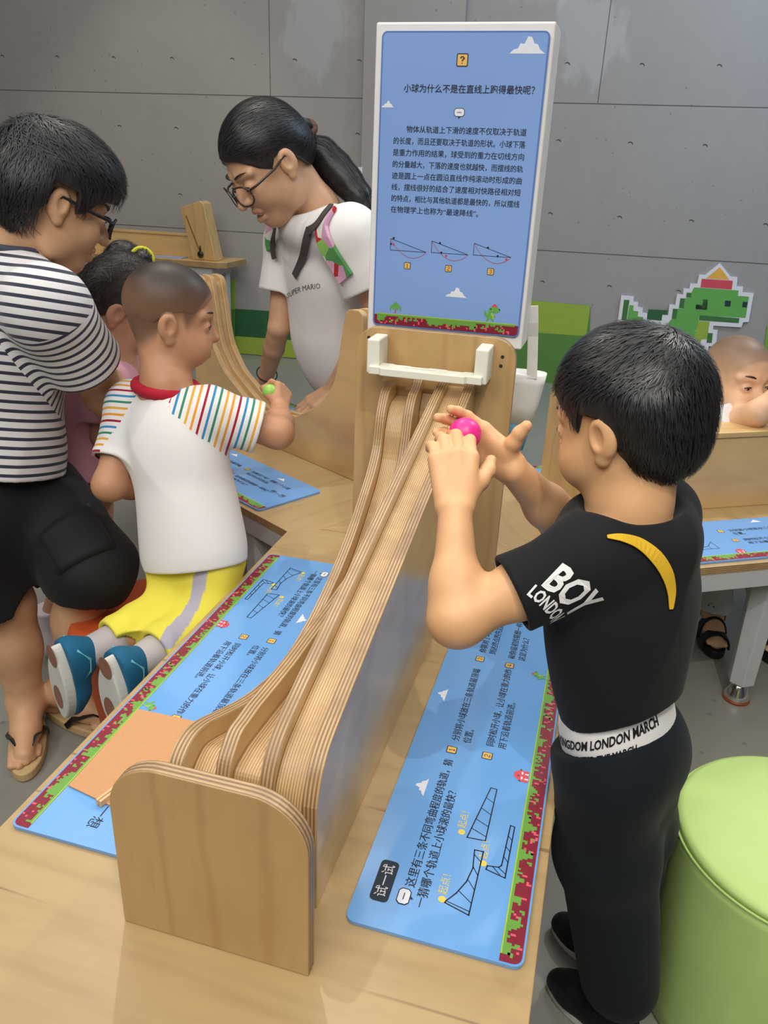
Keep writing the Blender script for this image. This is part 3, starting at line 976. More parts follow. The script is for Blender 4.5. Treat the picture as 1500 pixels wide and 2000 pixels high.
# ------------------------------------------------------------------ toys on the other two arms
# left arm: a symmetrical dip for two balls. local frame: x along the arm away from the centre, y towards the far side
A_L = Vector((-.8660254, .5, 0)); N_L = Vector((.5, .8660254, 0))
cyc = thing('curved_ball_track', 'U-shaped birch plywood ball track on left arm of the table', 'ball track', (0, 0, ZT), math.atan2(.5, -.866))
# rotating by 150 degrees makes local +x the arm axis and local +y point to the near side, so y is negated
half = [(0, .098), (.06, .102), (.12, .118), (.18, .150), (.235, .182), (.272, .222), (.30, .262), (.315, .315), (.325, .372), (.335, .42), (.342, .448), (.355, .462), (.385, .466), (.40, .462), (.41, .448), (.412, .40)]
cx = .735
def u_prof(dz):
    pts = [(cx - t_, z + dz) for t_, z in half[::-1]] + [(cx + t_, z + dz) for t_, z in half[1:]]
    return [tuple(p) for p in catmull(pts, 4)]
def u_slab(name, y0, y1, dz, mats):
    top = u_prof(dz)
    poly = [(p[0], max(p[1], .02)) for p in top] + [(top[-1][0], 0), (top[0][0], 0)]
    n = len(poly)
    b = MB(); b.prism(poly, lambda p: (p[0], y0, p[1]), lambda p: (p[0], y1, p[1]), 0, 1)
    return b.build(name, mats, cyc, bevel=.002)
M_RAILY = ply_edge('curved_rail_ply_edge', 1, 0.0048, srgb(218, 190, 142), srgb(172, 136, 92))
M_FACEX = wood('birch_arm_panel', srgb(212, 178, 124), grain=(1.6, 13, 4), var=0.10, mottled=0.5, cracks=False, rough=0.28, coat=0.4)
for y0, y1, dz, nm in ((-.018, 0, 0, 'side_plate'), (-.036, -.0184, -.018, 'running_groove'), (-.052, -.0364, 0, 'centre_rail'), (-.070, -.0524, -.018, 'running_groove'), (-.088, -.0704, 0, 'side_plate')):
    u_slab(nm, y0, y1, dz, [M_FACEX, M_RAILY])

# right arm: low box with a tall rounded board
A_R = Vector((.8660254, .5, 0))
low = thing('track_box', 'long low birch plywood box on right arm in front of the toddler', 'ball track', (0, 0, ZT), math.radians(30))
for y0, y1 in ((-.040, -.022), (.022, .040)):
    b = MB(); b.box((.325, y0, 0), (1.28, y1, .198)); b.build('side_panel', M_FACEX, low, bevel=.002)
b = MB(); b.box((.325, -.0215, 0), (1.28, .0215, .190)); b.build('core', M_PALEWOOD, low, bevel=.001)
b = MB(); b.box((.33, -.045, .1985), (1.27, .045, .214)); b.build('top_strip', M_PALEWOOD, low, bevel=.003)
b = MB(); b.prism(round_rect(-.118, 0, .118, .318, .045, 8, (0, 0, 1, 1)), lambda p: (.300, p[0], p[1]), lambda p: (.320, p[0], p[1]), 0, 1)
b.build('back_board', [M_FACEX, M_EDGEY], low, bevel=.002)

# ------------------------------------------------------------------ tan card and clothes peg on the left panel
M_KRAFT = plain('kraft_board', srgb(196, 146, 102), 0.8, 0.04, 300)
card = MB()
c4 = [at_z(p, ZT + .0075)[:2] for p in ((270, 1385), (395, 1412), (250, 1590), (133, 1534))]
card.prism([tuple(p) for p in c4], lambda p: (p[0], p[1], ZT + .0062), lambda p: (p[0], p[1], ZT + .0082), 0, 0)
tag(card.build('card', M_KRAFT, bevel=.0005), 'blank tan cardboard sheet lying on left blue panel beside the track', 'card')
M_PEG = plain('pine_peg', srgb(214, 178, 134), 0.6, 0.06, 80)
p0 = at_z((192, 1568), ZT + .012); p1 = at_z((240, 1532), ZT + .012)
dv = p1 - p0; ang = math.atan2(dv[1], dv[0])
peg = thing('clothes_peg', 'small wooden clothes peg clipped on edge of the tan card', 'clothes peg', (float(p0[0]), float(p0[1]), ZT + .0062), ang)
for k, (ya, yb) in enumerate(((-.005, -.0006), (.0006, .005))):
    b = MB()
    b.prism([(0, ya), (.065, ya * .9), (.07, ya * .5), (.07, yb * .5 if k else yb), (.05, yb), (.0, yb)] if k == 0 else [(0, ya), (.05, ya), (.07, ya), (.07, yb * .5), (.065, yb * .9), (.0, yb)],
            lambda p: (p[0], p[1], .0), lambda p: (p[0], p[1], .010), 0, 0)
    b.build('peg_half', M_PEG, peg, bevel=.0008)
b = MB(); b.tube([(.030, -.006, .0055), (.030, .006, .0055)], .0032, 10)
b.build('spring', M_CHROME, peg)

# ------------------------------------------------------------------ back table by the wall with pendulum tower
bt = thing('back_table', 'birch table with grey legs and low backboard standing along the concrete wall', 'table', (-2.65, 3.07, 0))
b = MB()
b.prism([(-1.1, -.09), (.515, -.09), (.565, -.05), (.565, .24), (-1.1, .24)], lambda p: (p[0], p[1], .632), lambda p: (p[0], p[1], .668), 0, 1)
b.build('tabletop', [M_PALEWOOD, M_EDGEZ], bt, bevel=.002)
b = MB(); b.box((-1.05, -.06, .575), (.46, -.03, .632)); b.box((-1.05, .18, .575), (.46, .21, .632)); b.box((.43, -.03, .575), (.46, .18, .632))
b.build('apron', M_APRON, bt)
for x, y in ((.405, -.025), (.405, .17), (-1.0, -.025), (-1.0, .17)):
    b = MB(); b.prism([(-.055, -.03), (.055, -.03), (.055, .03), (-.055, .03)], lambda p: (x + p[0] * .9, y + p[1] * .9, 0), lambda p: (x + p[0], y + p[1], .632), 0, 0)
    b.build('leg', M_APRON, bt, bevel=.003)
b = MB(); b.box((-.95, .10, .668), (.40, .122, .80)); b.box((-.95, .092, .80), (.40, .13, .816))
b.build('backboard', M_PALEWOOD, bt, bevel=.002)
tw = thing('pendulum_tower', 'leaning birch plywood tower with black knob on end of the back table', 'exhibit', (-2.25, 3.06, .6685))
b = MB()
b.prism([(-.09, 0), (.075, 0), (.005, .345), (-.02, .36), (-.155, .315), (-.16, .295)], lambda p: (p[0], -.02, p[1]), lambda p: (p[0], .09, p[1]), 0, 1)
b.build('body', [M_FACE, M_PALEWOOD], tw, bevel=.006, seg=3)
b = MB(); b.line([(-.118, .262), (-.034, .05)], .009)
for i, p in enumerate(b.v): b.v[i] = (p[0], -.0212, p[1])
b.build('slot', plain('slot_shadow', srgb(120, 84, 50), .7, .05), tw)
b = MB(); b.ellipsoid((-.028, -.03, .038), (.021, .012, .021)); b.box((-.034, -.026, .05), (-.026, -.02, .09))
b.build('knob', M_BLACK, tw, smooth=True)
for x0, x1, lab in ((-3.0, -2.78, 'flat pale blue panel on back table left of the ponytail'), (-2.62, -2.42, 'flat pale blue panel on back table beside the pendulum tower')):
    b = MB(); b.prism(round_rect(x0, 3.03, x1, 3.13, .01), lambda p: (p[0], p[1], .6685), lambda p: (p[0], p[1], .674), 0, 0)
    tag(b.build('table_panel', plain('pale_blue_acrylic', srgb(150, 170, 214), .25, .02), bevel=.001), lab, 'instruction panel', 'pale panels on the back table')

# ------------------------------------------------------------------ stools
M_ORANGE = plain('orange_vinyl', srgb(196, 84, 40), 0.5, 0.04, 20)
M_GREENV = plain('pale_green_vinyl', srgb(176, 206, 122), 0.5, 0.03, 14)
M_SEAMG = plain('green_piping', srgb(170, 198, 112), 0.55, 0.03, 14)
st = thing('stool', 'round orange stool with tapered base under the kneeling child and black shorts', 'stool', (-.535, -.455, 0))
b = MB(); b.lathe([(.150, 0), (.153, .01), (.160, .12), (.174, .22), (.190, .285), (.198, .305), (.200, .318), (.194, .330), (.18, .334), (.09, .336), (.001, .336)], 48)
b.build('seat', M_ORANGE, st, smooth=True)
pf = thing('pouf', 'round pale green vinyl pouf on floor beside the boy in black', 'pouf', (.715, -.735, 0))
b = MB(); b.lathe([(.178, 0), (.184, .008), (.186, .04), (.186, .33), (.184, .348)], 64); b.build('side_cover', M_GREENV, pf, smooth=True)
b = MB(); b.lathe([(.184, .349), (.181, .358), (.172, .363), (.12, .367), (.001, .369)], 64); b.build('top_cushion', M_GREENV, pf, smooth=True)
b = MB()
b.tube([(.1855 * math.cos(a), .1855 * math.sin(a), .3485) for a in np.linspace(0, 2 * math.pi, 72)], .0022, 6); b.build('piping', M_SEAMG, pf, smooth=True)
# ------------------------------------------------------------------ implicit-surface modelling for figures
F32 = np.float32


def V3(*a):
    return np.array(a, float)


def nrm(v):
    v = np.array(v, float)
    return v / (np.linalg.norm(v) + 1e-12)


class SDF:
    def __init__(s):
        s.ops = []
        s.lo = np.array([1e9] * 3); s.hi = -s.lo

    def _bb(s, c, r):
        s.lo = np.minimum(s.lo, np.array(c) - r); s.hi = np.maximum(s.hi, np.array(c) + r)

    def cap(s, a, b, ra, rb=None, k=.012, mode='u'):
        rb = ra if rb is None else rb
        a = np.array(a, float); b = np.array(b, float)
        if mode == 'u': s._bb(a, ra); s._bb(b, rb)
        s.ops.append((mode, 'cap', (a.astype(F32), b.astype(F32), ra, rb), k)); return s

    def chain(s, pts, rs, k=.012, mode='u'):
        for i in range(len(pts) - 1):
            s.cap(pts[i], pts[i + 1], rs[i], rs[i + 1], k, mode)
        return s

    def ell(s, c, r, R=None, k=.012, mode='u'):
        c = np.array(c, float); R = np.eye(3) if R is None else np.array(R, float)
        if mode == 'u': s._bb(c, max(r))
        s.ops.append((mode, 'ell', (c.astype(F32), np.array(r, F32), R.astype(F32)), k)); return s

    def plane(s, p, n, k=.002):
        """keep the side the normal points away from"""
        n = nrm(n)
        s.ops.append(('i', 'pl', (np.array(p, F32), n.astype(F32)), k)); return s

    def cut(s, p, n, c, r, k=.002):
        """remove what lies beyond the plane, only inside the sphere c, r"""
        n = nrm(n)
        s.ops.append(('c', 'cut', (np.array(p, F32), n.astype(F32), np.array(c, F32), r), k)); return s

    def merge(s, other, k=.03):
        """smooth union with another field that carries its own cuts"""
        s.lo = np.minimum(s.lo, other.lo); s.hi = np.maximum(s.hi, other.hi)
        s.ops.append(('m', other, None, k)); return s

    def disp(s, fn):
        s.ops.append(('d', fn, None, 0)); return s

    @staticmethod
    def prim(t, a, P):
        if t == 'cap':
            A, B, ra, rb = a
            ab = B - A; L2 = float(ab @ ab) + 1e-12
            q = P - A
            h = np.clip(q @ ab / L2, 0, 1).astype(F32)
            q = q - h[:, None] * ab
            return np.sqrt((q * q).sum(1)) - (ra + (rb - ra) * h)
        if t == 'ell':
            c, r, R = a
            q = (P - c) @ R.T
            k0 = np.sqrt(((q / r) ** 2).sum(1)); k1 = np.sqrt(((q / (r * r)) ** 2).sum(1)) + 1e-9
            return k0 * (k0 - 1) / k1
        if t == 'pl':
            return (P - a[0]) @ a[1]

    def __call__(s, P):
        P = np.asarray(P, F32)
        d = np.full(len(P), 1e3, F32)
        for mode, t, a, k in s.ops:
            if mode == 'd':
                d = t(P, d); continue
            if mode == 'm':
                e = t(P)
                h = np.maximum(k - np.abs(d - e), 0) / k
                d = np.minimum(d, e) - h * h * (k * .25); continue
            if t == 'cut':
                q = (P - a[0]) @ a[1]
                ins = np.sqrt(((P - a[2]) ** 2).sum(1)) - a[3]
                e = np.maximum(-q, ins) * -1  # region removed: q>0 and inside the sphere
                rem = np.maximum(-q, ins)
                d = np.maximum(d, -rem); continue
            e = s.prim(t, a, P)
            if mode == 'u':
                if k > 0:
                    h = np.maximum(k - np.abs(d - e), 0) / k
                    d = np.minimum(d, e) - h * h * (k * .25)
                else: d = np.minimum(d, e)
            elif mode == 's':
                e = -e
                h = np.maximum(k - np.abs(d - e), 0) / k
                d = np.maximum(d, e) + h * h * (k * .25)
            elif mode == 'i':
                h = np.maximum(k - np.abs(d - e), 0) / k
                d = np.maximum(d, e) + h * h * (k * .25)
        return d.astype(F32)

    def grad(s, P, e=.0015):
        g = np.stack([s(P + np.eye(3)[i] * e) - s(P - np.eye(3)[i] * e) for i in range(3)], 1)
        return g / (np.linalg.norm(g, axis=1, keepdims=True) + 1e-9)

    def poly(s, h=.004, pad=.012, newton=True):
        B = 8
        lo = s.lo - pad; n = np.ceil((s.hi + pad - lo) / h).astype(int) + 2
        nb = (n + B - 1) // B; n = nb * B
        gx = [lo[i] + (np.arange(nb[i]) + .5) * B * h - h * .5 for i in range(3)]
        C = np.stack(np.meshgrid(*gx, indexing='ij'), -1).reshape(-1, 3)
        dc = s(C)
        act = np.abs(dc) < B * h * .9 * 1.15 + .008
        D = np.repeat(np.repeat(np.repeat(dc.reshape(nb), B, 0), B, 1), B, 2)
        ids = np.stack(np.unravel_index(np.nonzero(act)[0], nb), 1)
        off = np.stack(np.meshgrid(*[np.arange(B)] * 3, indexing='ij'), -1).reshape(-1, 3)
        for c0 in range(0, len(ids), 600):
            ch = ids[c0:c0 + 600]
            I = (ch[:, None, :] * B + off[None]).reshape(-1, 3)
            D[I[:, 0], I[:, 1], I[:, 2]] = s(lo + I * h)
        ins = D < 0
        m = [slice(0, -1), slice(1, None)]
        anyc = np.zeros(np.array(D.shape) - 1, bool); allc = ~anyc
        for i in (0, 1):
            for j in (0, 1):
                for k in (0, 1):
                    q = ins[m[i], m[j], m[k]]
                    anyc |= q; allc &= q
        cell = np.stack(np.nonzero(anyc & ~allc), 1)
        shp = np.array(D.shape)
        flat = (cell[:, 0] * shp[1] + cell[:, 1]) * shp[2] + cell[:, 2]
        cor = np.array([(i, j, k) for i in (0, 1) for j in (0, 1) for k in (0, 1)])
        val = np.stack([D[cell[:, 0] + c[0], cell[:, 1] + c[1], cell[:, 2] + c[2]] for c in cor], 1)
        acc = np.zeros((len(cell), 3)); cnt = np.zeros(len(cell))
        for a in range(8):
            for b_ in range(a + 1, 8):
                if np.abs(cor[a] - cor[b_]).sum() != 1: continue
                va, vb = val[:, a], val[:, b_]
                x = (va < 0) != (vb < 0)
                t = np.where(x, va / np.where(x, va - vb, 1), 0)
                p = cor[a] + t[:, None] * (cor[b_] - cor[a])
                acc += np.where(x[:, None], p, 0); cnt += x
        verts = lo + (cell + acc / np.maximum(cnt, 1)[:, None]) * h
        quads = []
        for ax in range(3):
            sl0 = [slice(None)] * 3; sl1 = [slice(None)] * 3
            sl0[ax] = slice(0, -1); sl1[ax] = slice(1, None)
            a = ins[tuple(sl0)]; b_ = ins[tuple(sl1)]
            e = np.stack(np.nonzero(a != b_), 1)
            u, v = [(1, 2), (2, 0), (0, 1)][ax]
            e = e[(e[:, u] > 0) & (e[:, v] > 0)]
            fl = a[e[:, 0], e[:, 1], e[:, 2]]
            q = []
            for du, dv in ((-1, -1), (0, -1), (0, 0), (-1, 0)):
                c = e.copy(); c[:, u] += du; c[:, v] += dv
                f = (c[:, 0] * shp[1] + c[:, 1]) * shp[2] + c[:, 2]
                q.append(np.searchsorted(flat, f))
            q = np.stack(q, 1)
            q[~fl] = q[~fl][:, ::-1]
            quads.append(q)
        quads = np.concatenate(quads)
        if newton:
            for _ in range(2):
                dv = s(verts); g = s.grad(verts, h * .5)
                verts = verts - np.clip(dv, -h * .6, h * .6)[:, None] * g
        return verts, quads

    def build(s, name, mat, parent=None, h=.004, attrs=None, newton=True, smooth_iter=0):
        v, q = s.poly(h, newton=newton)
        return mesh_obj(name, v, q, mat, parent, attrs)


def mesh_obj(name, v, q, mat, parent=None, attrs=None, loc=None):
    me = bpy.data.meshes.new(name)
    base = np.array(parent.matrix_basis.translation) if (parent is not None and loc is None) else np.zeros(3)
    if parent is not None and parent.parent is not None:
        base = base + np.array(parent.parent.location)
    vv = (v - base).astype(F32)
    n = len(q)
    me.vertices.add(len(vv)); me.vertices.foreach_set('co', vv.ravel())
    k = q.shape[1]
    me.loops.add(n * k); me.loops.foreach_set('vertex_index', q.ravel().astype(np.int32))
    me.polygons.add(n)
    me.polygons.foreach_set('loop_start', np.arange(0, n * k, k, dtype=np.int32))
    me.polygons.foreach_set('use_smooth', np.ones(n, bool))
    for m in (mat if isinstance(mat, (list, tuple)) else [mat]):
        me.materials.append(m)
    me.update(calc_edges=True); me.validate()
    for an, fn in (attrs or {}).items():
        a = me.attributes.new(an, 'FLOAT', 'POINT')
        a.data.foreach_set('value', np.asarray(fn(v), F32))
    o = bpy.data.objects.new(name, me)
    link(o, parent)
    return o


def wob(P, f, seed=0):
    """cheap smooth pseudo-noise in -1..1"""
    r = np.random.RandomState(seed)
    out = 0
    for i in range(5):
        d = r.normal(size=3); d *= f * (0.6 + .25 * i) / np.linalg.norm(d)
        out = out + np.sin(P @ d.astype(F32) + r.rand() * 6.28 + 1.5 * np.sin(P @ (r.normal(size=3) * f * .5).astype(F32)))
    return out / 5


def folds(amp, f, seed, stretch=(1, 1, 1)):
    st = np.array(stretch, F32)
    def fn(P, d):
        near = np.abs(d) < .05
        out = d.copy()
        Q = P[near] * st
        n = wob(Q, f, seed)
        out[near] = d[near] + (amp * (np.abs(n) * 1.6 - .4)).astype(F32)
        return out
    return fn


class Frame:
    """local head/limb frame: forward, left, up, with an origin and a scale"""

    def __init__(s, O, fw, up, sc=1.0):
        s.O = np.array(O, float); s.f = nrm(fw); up = np.array(up, float)
        s.u = nrm(up - s.f * (up @ s.f)); s.l = np.cross(s.u, s.f); s.s = sc
        s.R = np.stack([s.f, s.l, s.u])

    def p(s, f, l, u):
        return s.O + s.s * (s.f * f + s.l * l + s.u * u)

    def loc(s, P):
        return (P - s.O) @ s.R.T / s.s


def tilt(fw, deg, roll=0.0):
    """forward vector pitched down by deg; returns (fw, up)"""
    fw = nrm(fw); a = math.radians(deg)
    lf = np.cross(V3(0, 0, 1), fw)
    f = fw * math.cos(a) - V3(0, 0, 1) * math.sin(a)
    u = fw * math.sin(a) + V3(0, 0, 1) * math.cos(a)
    r = math.radians(roll)
    u2_ = u * math.cos(r) + lf * math.sin(r)
    return f, u2_


def head_sdf(b, H, child=False, mouth_open=0.0, chub=0.0, eye_open=1.0):
    """cranium, face, jaw, nose, lips, sockets and ears in the frame H (unit = adult metres)"""
    s = H.s
    e = lambda f, l, u, rf, rl, ru, k=.012, mode='u': b.ell(H.p(f, l, u), np.array([rf, rl, ru]) * s, H.R, k * s, mode)
    c = lambda a, d, ra, rb, k=.01, mode='u': b.cap(H.p(*a), H.p(*d), ra * s, rb * s, k * s, mode)
    e(-.012, 0, .034, .096, .077, .084, .02)
    if child:
        e(.028, 0, -.030, .060, .063, .068, .03)
        e(.040, 0, -.072, .034, .036, .026, .03)
        for q in (1, -1):
            e(.048, q * .034, -.048, .030 + chub, .030 + chub, .030 + chub, .02)
            e(.010, q * .050, -.040, .032, .022, .036, .025)
        nose = (.080, -.008, .094, -.030, .0075, .0105); mz = -.060
    else:
        e(.028, 0, -.032, .062, .063, .086, .03)
        e(.056, 0, -.098, .028, .028, .022, .03)
        for q in (1, -1):
            e(.060, q * .034, -.034, .027, .026, .028, .02)
            e(.012, q * .052, -.062, .030, .018, .040, .025)
        nose = (.086, .006, .108, -.032, .008, .0118); mz = -.066
    fx = .0 if not child else -.010
    for q in (1, -1):
        c((.082 + fx, q * .014, .022), (.070 + fx, q * .050, .022), .010, .008, .012)
        e(.096 + fx, q * .033, -.002, .016, .019, .012, .014, 's')
        e(.080 + fx, q * .033, -.003, .0125, .0160, .0125, .006)
        e(.0925 + fx, q * .0335, -.0042, .0085, .0135, .0040 * eye_open, .002, 's')
    c((nose[0], 0, nose[1]), (nose[2], 0, nose[3]), nose[4], nose[5], .010)
    for q in (1, -1): e(nose[2] - .012, q * .0105, nose[3] - .002, .0095, .0075, .0075, .006)
    for q in (1, -1): e(nose[2] - .006, q * .006, nose[3] - .0105, .004, .003, .003, .003, 's')
    lx = .087 if not child else .078
    c((lx, -.017, mz + .004), (lx + .0045, 0, mz + .0075), .005, .0062, .007); c((lx, .017, mz + .004), (lx + .0045, 0, mz + .0075), .005, .0062, .007)
    c((lx - .001, -.014, mz - .007 - mouth_open), (lx + .003, 0, mz - .0095 - mouth_open), .005, .0068, .007); c((lx - .001, .014, mz - .007 - mouth_open), (lx + .003, 0, mz - .0095 - mouth_open), .005, .0068, .007)
    e(lx + .006, 0, mz - .001 - mouth_open * .5, .012, .022, .0014 + mouth_open * .6, .003, 's')
    for q in (1, -1):
        # ear: shell with a hollow and a lobe, standing a little off the skull
        ex, el, eu = -.006, q * .078, -.010
        e(ex, el, eu + .004, .019, .0085, .029, .006)
        e(ex - .004, el + q * .005, eu + .006, .017, .006, .025, .006)
        e(ex + .004, el + q * .010, eu + .008, .0095, .006, .015, .004, 's')
        e(ex + .005, el + q * .001, eu - .024, .009, .006, .009, .006)


def face_parts(H, parent, child=False, closed=.45, brow=True, hair_mat=None, gaze=(0, 0)):
    """eyes (white, iris) and eyebrows as parts"""
    s = H.s; fx = -.010 if child else 0.0
    rot = Matrix([list(r) for r in H.R]).transposed()
    base = np.array(parent.location)
    for q in (1, -1):
        b = MB()
        c = H.p(.0800 + fx, q * .0335, -.0035) - base
        b.ellipsoid(c, [.0105 * s, .0130 * s, .0072 * s * (1 - closed * .45)], 0, rot, 16, 10)
        c2 = H.p(.0848 + fx, q * .0335 + gaze[0], -.0045 + gaze[1]) - base
        b.ellipsoid(c2, [.0070 * s, .0060 * s, .0058 * s * (1 - closed * .35)], 1, rot, 14, 8)
        b.build('eye', [M_SCLERA, M_IRIS], parent, smooth=True)
    # upper lid line
    for q in (1, -1):
        b = MB()
        pts = [H.p(.0922 + fx - t * t * .0075 - (t > 0) * .002 * t, q * (.0335 + t * .0150), -.0035 + .0045 * (1 - t * t)) - base for t in np.linspace(-1, 1, 7)]
        b.tube(pts, [.0004 * s, .0014 * s, .0017 * s, .0018 * s, .0018 * s, .0016 * s, .0006 * s], 6)
        b.build('eyelash', hair_mat or M_HAIR, parent, smooth=True)
    if brow:
        for q in (1, -1):
            b = MB()
            pts = [H.p(.0935 + fx - t * t * .017 - t * .001, q * (.014 + t * .036), .0235 + .006 * math.sin(t * 2.4)) - base for t in np.linspace(0, 1, 7)]
            b.tube(pts, [.0022 * s, .0032 * s, .0034 * s, .0032 * s, .0026 * s, .0018 * s, .0008 * s], 6, flatx=.6)
            b.build('eyebrow', hair_mat or M_HAIR, parent, smooth=True)


def hand_sdf(b, W, d, n, thumb, L=.115, curl=((15, 25, 15),) * 4, spread=.10, th=None, rw=1.0, tl=1.0):
    """W wrist, d towards the knuckles, n out of the palm, thumb side vector; L hand length; curl per finger (index first) in degrees"""
    d = nrm(d); n = np.array(n, float); n = nrm(n - d * (n @ d)); lat = np.cross(d, n)
    if lat @ np.array(thumb) < 0: lat = -lat
    k = L / .18
    pl = .088 * k
    offs = [.030, .010, -.010, -.028]; lens = [.88, 1.0, .92, .72]; rad = [.0098, .010, .0095, .0082]
    for i, o in enumerate(offs):
        b.cap(W + lat * o * .55 * k + d * .004 * k, W + d * (pl - abs(i - 1) * .004 * k) + lat * o * k, .0155 * k * rw, .0125 * k * rw, .010 * k)
    b.ell(W + d * pl * .45 + lat * .022 * k + n * .006 * k, [.03 * k, .018 * k, .014 * k], np.stack([d, lat, n]), .012 * k)
    tips = []
    for i, o in enumerate(offs):
        p = W + d * (pl - abs(i - 1) * .004 * k) + lat * o * k
        a = 0.0; r0 = rad[i] * k * rw
        dd0 = nrm(d + lat * spread * (o / .03))
        for j, sl in enumerate((.044, .027, .021)):
            a += math.radians(curl[i][j])
            dd = dd0 * math.cos(a) + n * math.sin(a)
            q = p + dd * sl * lens[i] * k
            r1 = r0 * (.93 if j < 2 else .86)
            b.cap(p, q, r0, r1, .0045 * k)
            p, r0 = q, r1
        tips.append(p)
    t0 = W + d * .018 * k + lat * .020 * k + n * .004 * k
    th = th or ((.75, .65, .25), (.9, .25, .2), (.95, .05, .25))
    p = t0; r0 = .0145 * k * rw
    for (a, bb_, cc), sl in zip(th, (.040, .032, .026)):
        dd = nrm(d * a + lat * bb_ + n * cc)
        q = p + dd * sl * k * tl; r1 = r0 * .86
        b.cap(p, q, r0, r1, .008 * k); p, r0 = q, r1
    return tips


def strands(field, roots, flow, steps, step, off0, lift, width, rng, jitter=.25, keep=None):
    """hair locks as thin tapered ribbons that follow a surface; returns verts and quads"""
    n = len(roots)
    P = np.array(roots, float)
    rows = []; offv = off0 * (0.4 + 1.2 * rng.rand(n))
    jit = rng.normal(size=(n, 3)) * jitter
    prev = None
    for i in range(steps + 1):
        g = field.grad(P, .003)
        f = flow(P) + jit
        f = f - g * (f * g).sum(1, keepdims=True) * .9
        f /= np.linalg.norm(f, axis=1, keepdims=True) + 1e-9
        if prev is not None:
            f = f * .6 + prev * .4; f /= np.linalg.norm(f, axis=1, keepdims=True) + 1e-9
        prev = f
        a = np.cross(f, g)
        wd = width * (1 - (i / steps) ** 2 * .9)
        rows.append(np.stack([P - a * wd / 2, P + a * wd / 2], 1))
        P = P + f * step
        d = field(P)
        tgt = offv * min(1.0, (i + 1) / 3.0) + lift * (i + 1)
        P = P - (d - tgt)[:, None] * g * np.where(d < tgt, 1.0, .35)[:, None]
    V = np.stack(rows, 1)  # n, steps+1, 2, 3
    if keep is not None:
        ok = keep(V.mean(2).reshape(-1, 3)).reshape(n, steps + 1).all(1)
        V = V[ok]; n = len(V)
    m = steps + 1
    idx = np.arange(n * m * 2).reshape(n, m, 2)
    q = np.stack([idx[:, :-1, 0], idx[:, :-1, 1], idx[:, 1:, 1], idx[:, 1:, 0]], -1).reshape(-1, 4)
    return V.reshape(-1, 3), q


def sleeve(field, pts, rs, end, dirv, inner, fold=None, k=.03):
    """a tube of cloth that stops at a plane and is hollow at its mouth; merged into the garment"""
    q = SDF(); q.chain(pts, rs, .03)
    if fold: q.disp(fold)
    q.plane(end, dirv, .003)
    q.cap(end - dirv * .014, end + dirv * .1, inner, inner + .002, .003, 's')
    field.merge(q, k)


def ear_clear(H, line_f, line_u, slack=.012):
    """locks may not fall over the ears or the face"""
    def fn(P):
        q = H.loc(P)
        ear = (np.abs(q[:, 0] + .004) < .027) & (q[:, 2] < .026) & (q[:, 2] > -.06)
        face = (q[:, 0] > .02) & (q[:, 2] < np.interp(q[:, 0], line_f, line_u) - slack)
        return ~(ear | face)
    return fn


def join(a, b_):
    return np.concatenate([a[0], b_[0]]), np.concatenate([a[1], b_[1] + len(a[0])])


# materials for figures
def skin(name, c, hair=None):
    t = NT(name)
    v = t.coord()
    n = t.noise(v, 22, 4)
    a = tuple(x * k for x, k in zip(c[:3], (.90, .86, .84))) + (1,)
    b_ = tuple(min(1, x * k) for x, k in zip(c[:3], (1.06, 1.06, 1.06))) + (1,)
    col = t.ramp(n, [(.3, a), (.7, b_)])
    for an, cc in (('lip', tuple(x * k for x, k in zip(c[:3], (.80, .50, .50))) + (1,)), ('hairmask', hair or (.02, .017, .015, 1))):
        at = t.n('ShaderNodeAttribute'); at.attribute_name = an
        col = t.mix(at.outputs['Fac'], col, cc)
    t.bump(t.noise(v, 260, 2), .05, .001)
    return t.set(col, .48, spec=.4, sss=.10)


def fabric(name, c, rough=.85, weave=700, var=.05, sheen=.04):
    t = NT(name)
    v = t.coord()
    n = t.noise(v, 9, 4)
    a = tuple(x * (1 - var) for x in c[:3]) + (1,); b_ = tuple(min(1, x * (1 + var)) for x in c[:3]) + (1,)
    t.bump(t.noise(v, weave, 2), .18, .001)
    t.b.inputs['Sheen Weight'].default_value = sheen
    return t.set(t.ramp(n, [(.3, a), (.7, b_)]), rough, spec=.25)


def striped(name, base, stripes, period, attr='stripe', duty=.42, mask=None, rough=.85, second=None, sel=None):
    """stripes across the vertex attribute; stripes is a list of colours used in turn"""
    t = NT(name)
    at = t.n('ShaderNodeAttribute'); at.attribute_name = attr
    val = at.outputs['Fac']
    if second:
        a2 = t.n('ShaderNodeAttribute'); a2.attribute_name = second
        a3 = t.n('ShaderNodeAttribute'); a3.attribute_name = sel
        k_ = t.math('GREATER_THAN', a3.outputs['Fac'], .5)
        val = t.math('ADD', t.math('MULTIPLY', a2.outputs['Fac'], k_), t.math('MULTIPLY', val, t.math('SUBTRACT', 1.0, k_)))
    q = t.math('DIVIDE', val, period)
    cyc_ = t.math('FRACT', t.math('DIVIDE', q, float(len(stripes))))
    fr = t.math('FRACT', q)
    on = t.math('LESS_THAN', fr, duty)
    if len(stripes) > 1:
        sc_ = t.ramp(cyc_, [(i / len(stripes), c) for i, c in enumerate(stripes)], 'CONSTANT')
    else: sc_ = stripes[0]
    if mask:
        am = t.n('ShaderNodeAttribute'); am.attribute_name = mask
        on = t.math('MULTIPLY', on, t.math('GREATER_THAN', am.outputs['Fac'], .5))
    t.bump(t.noise(t.coord(), 700, 2), .18, .001)
    t.b.inputs['Sheen Weight'].default_value = .15
    return t.set(t.mix(on, base, sc_), rough, spec=.25)


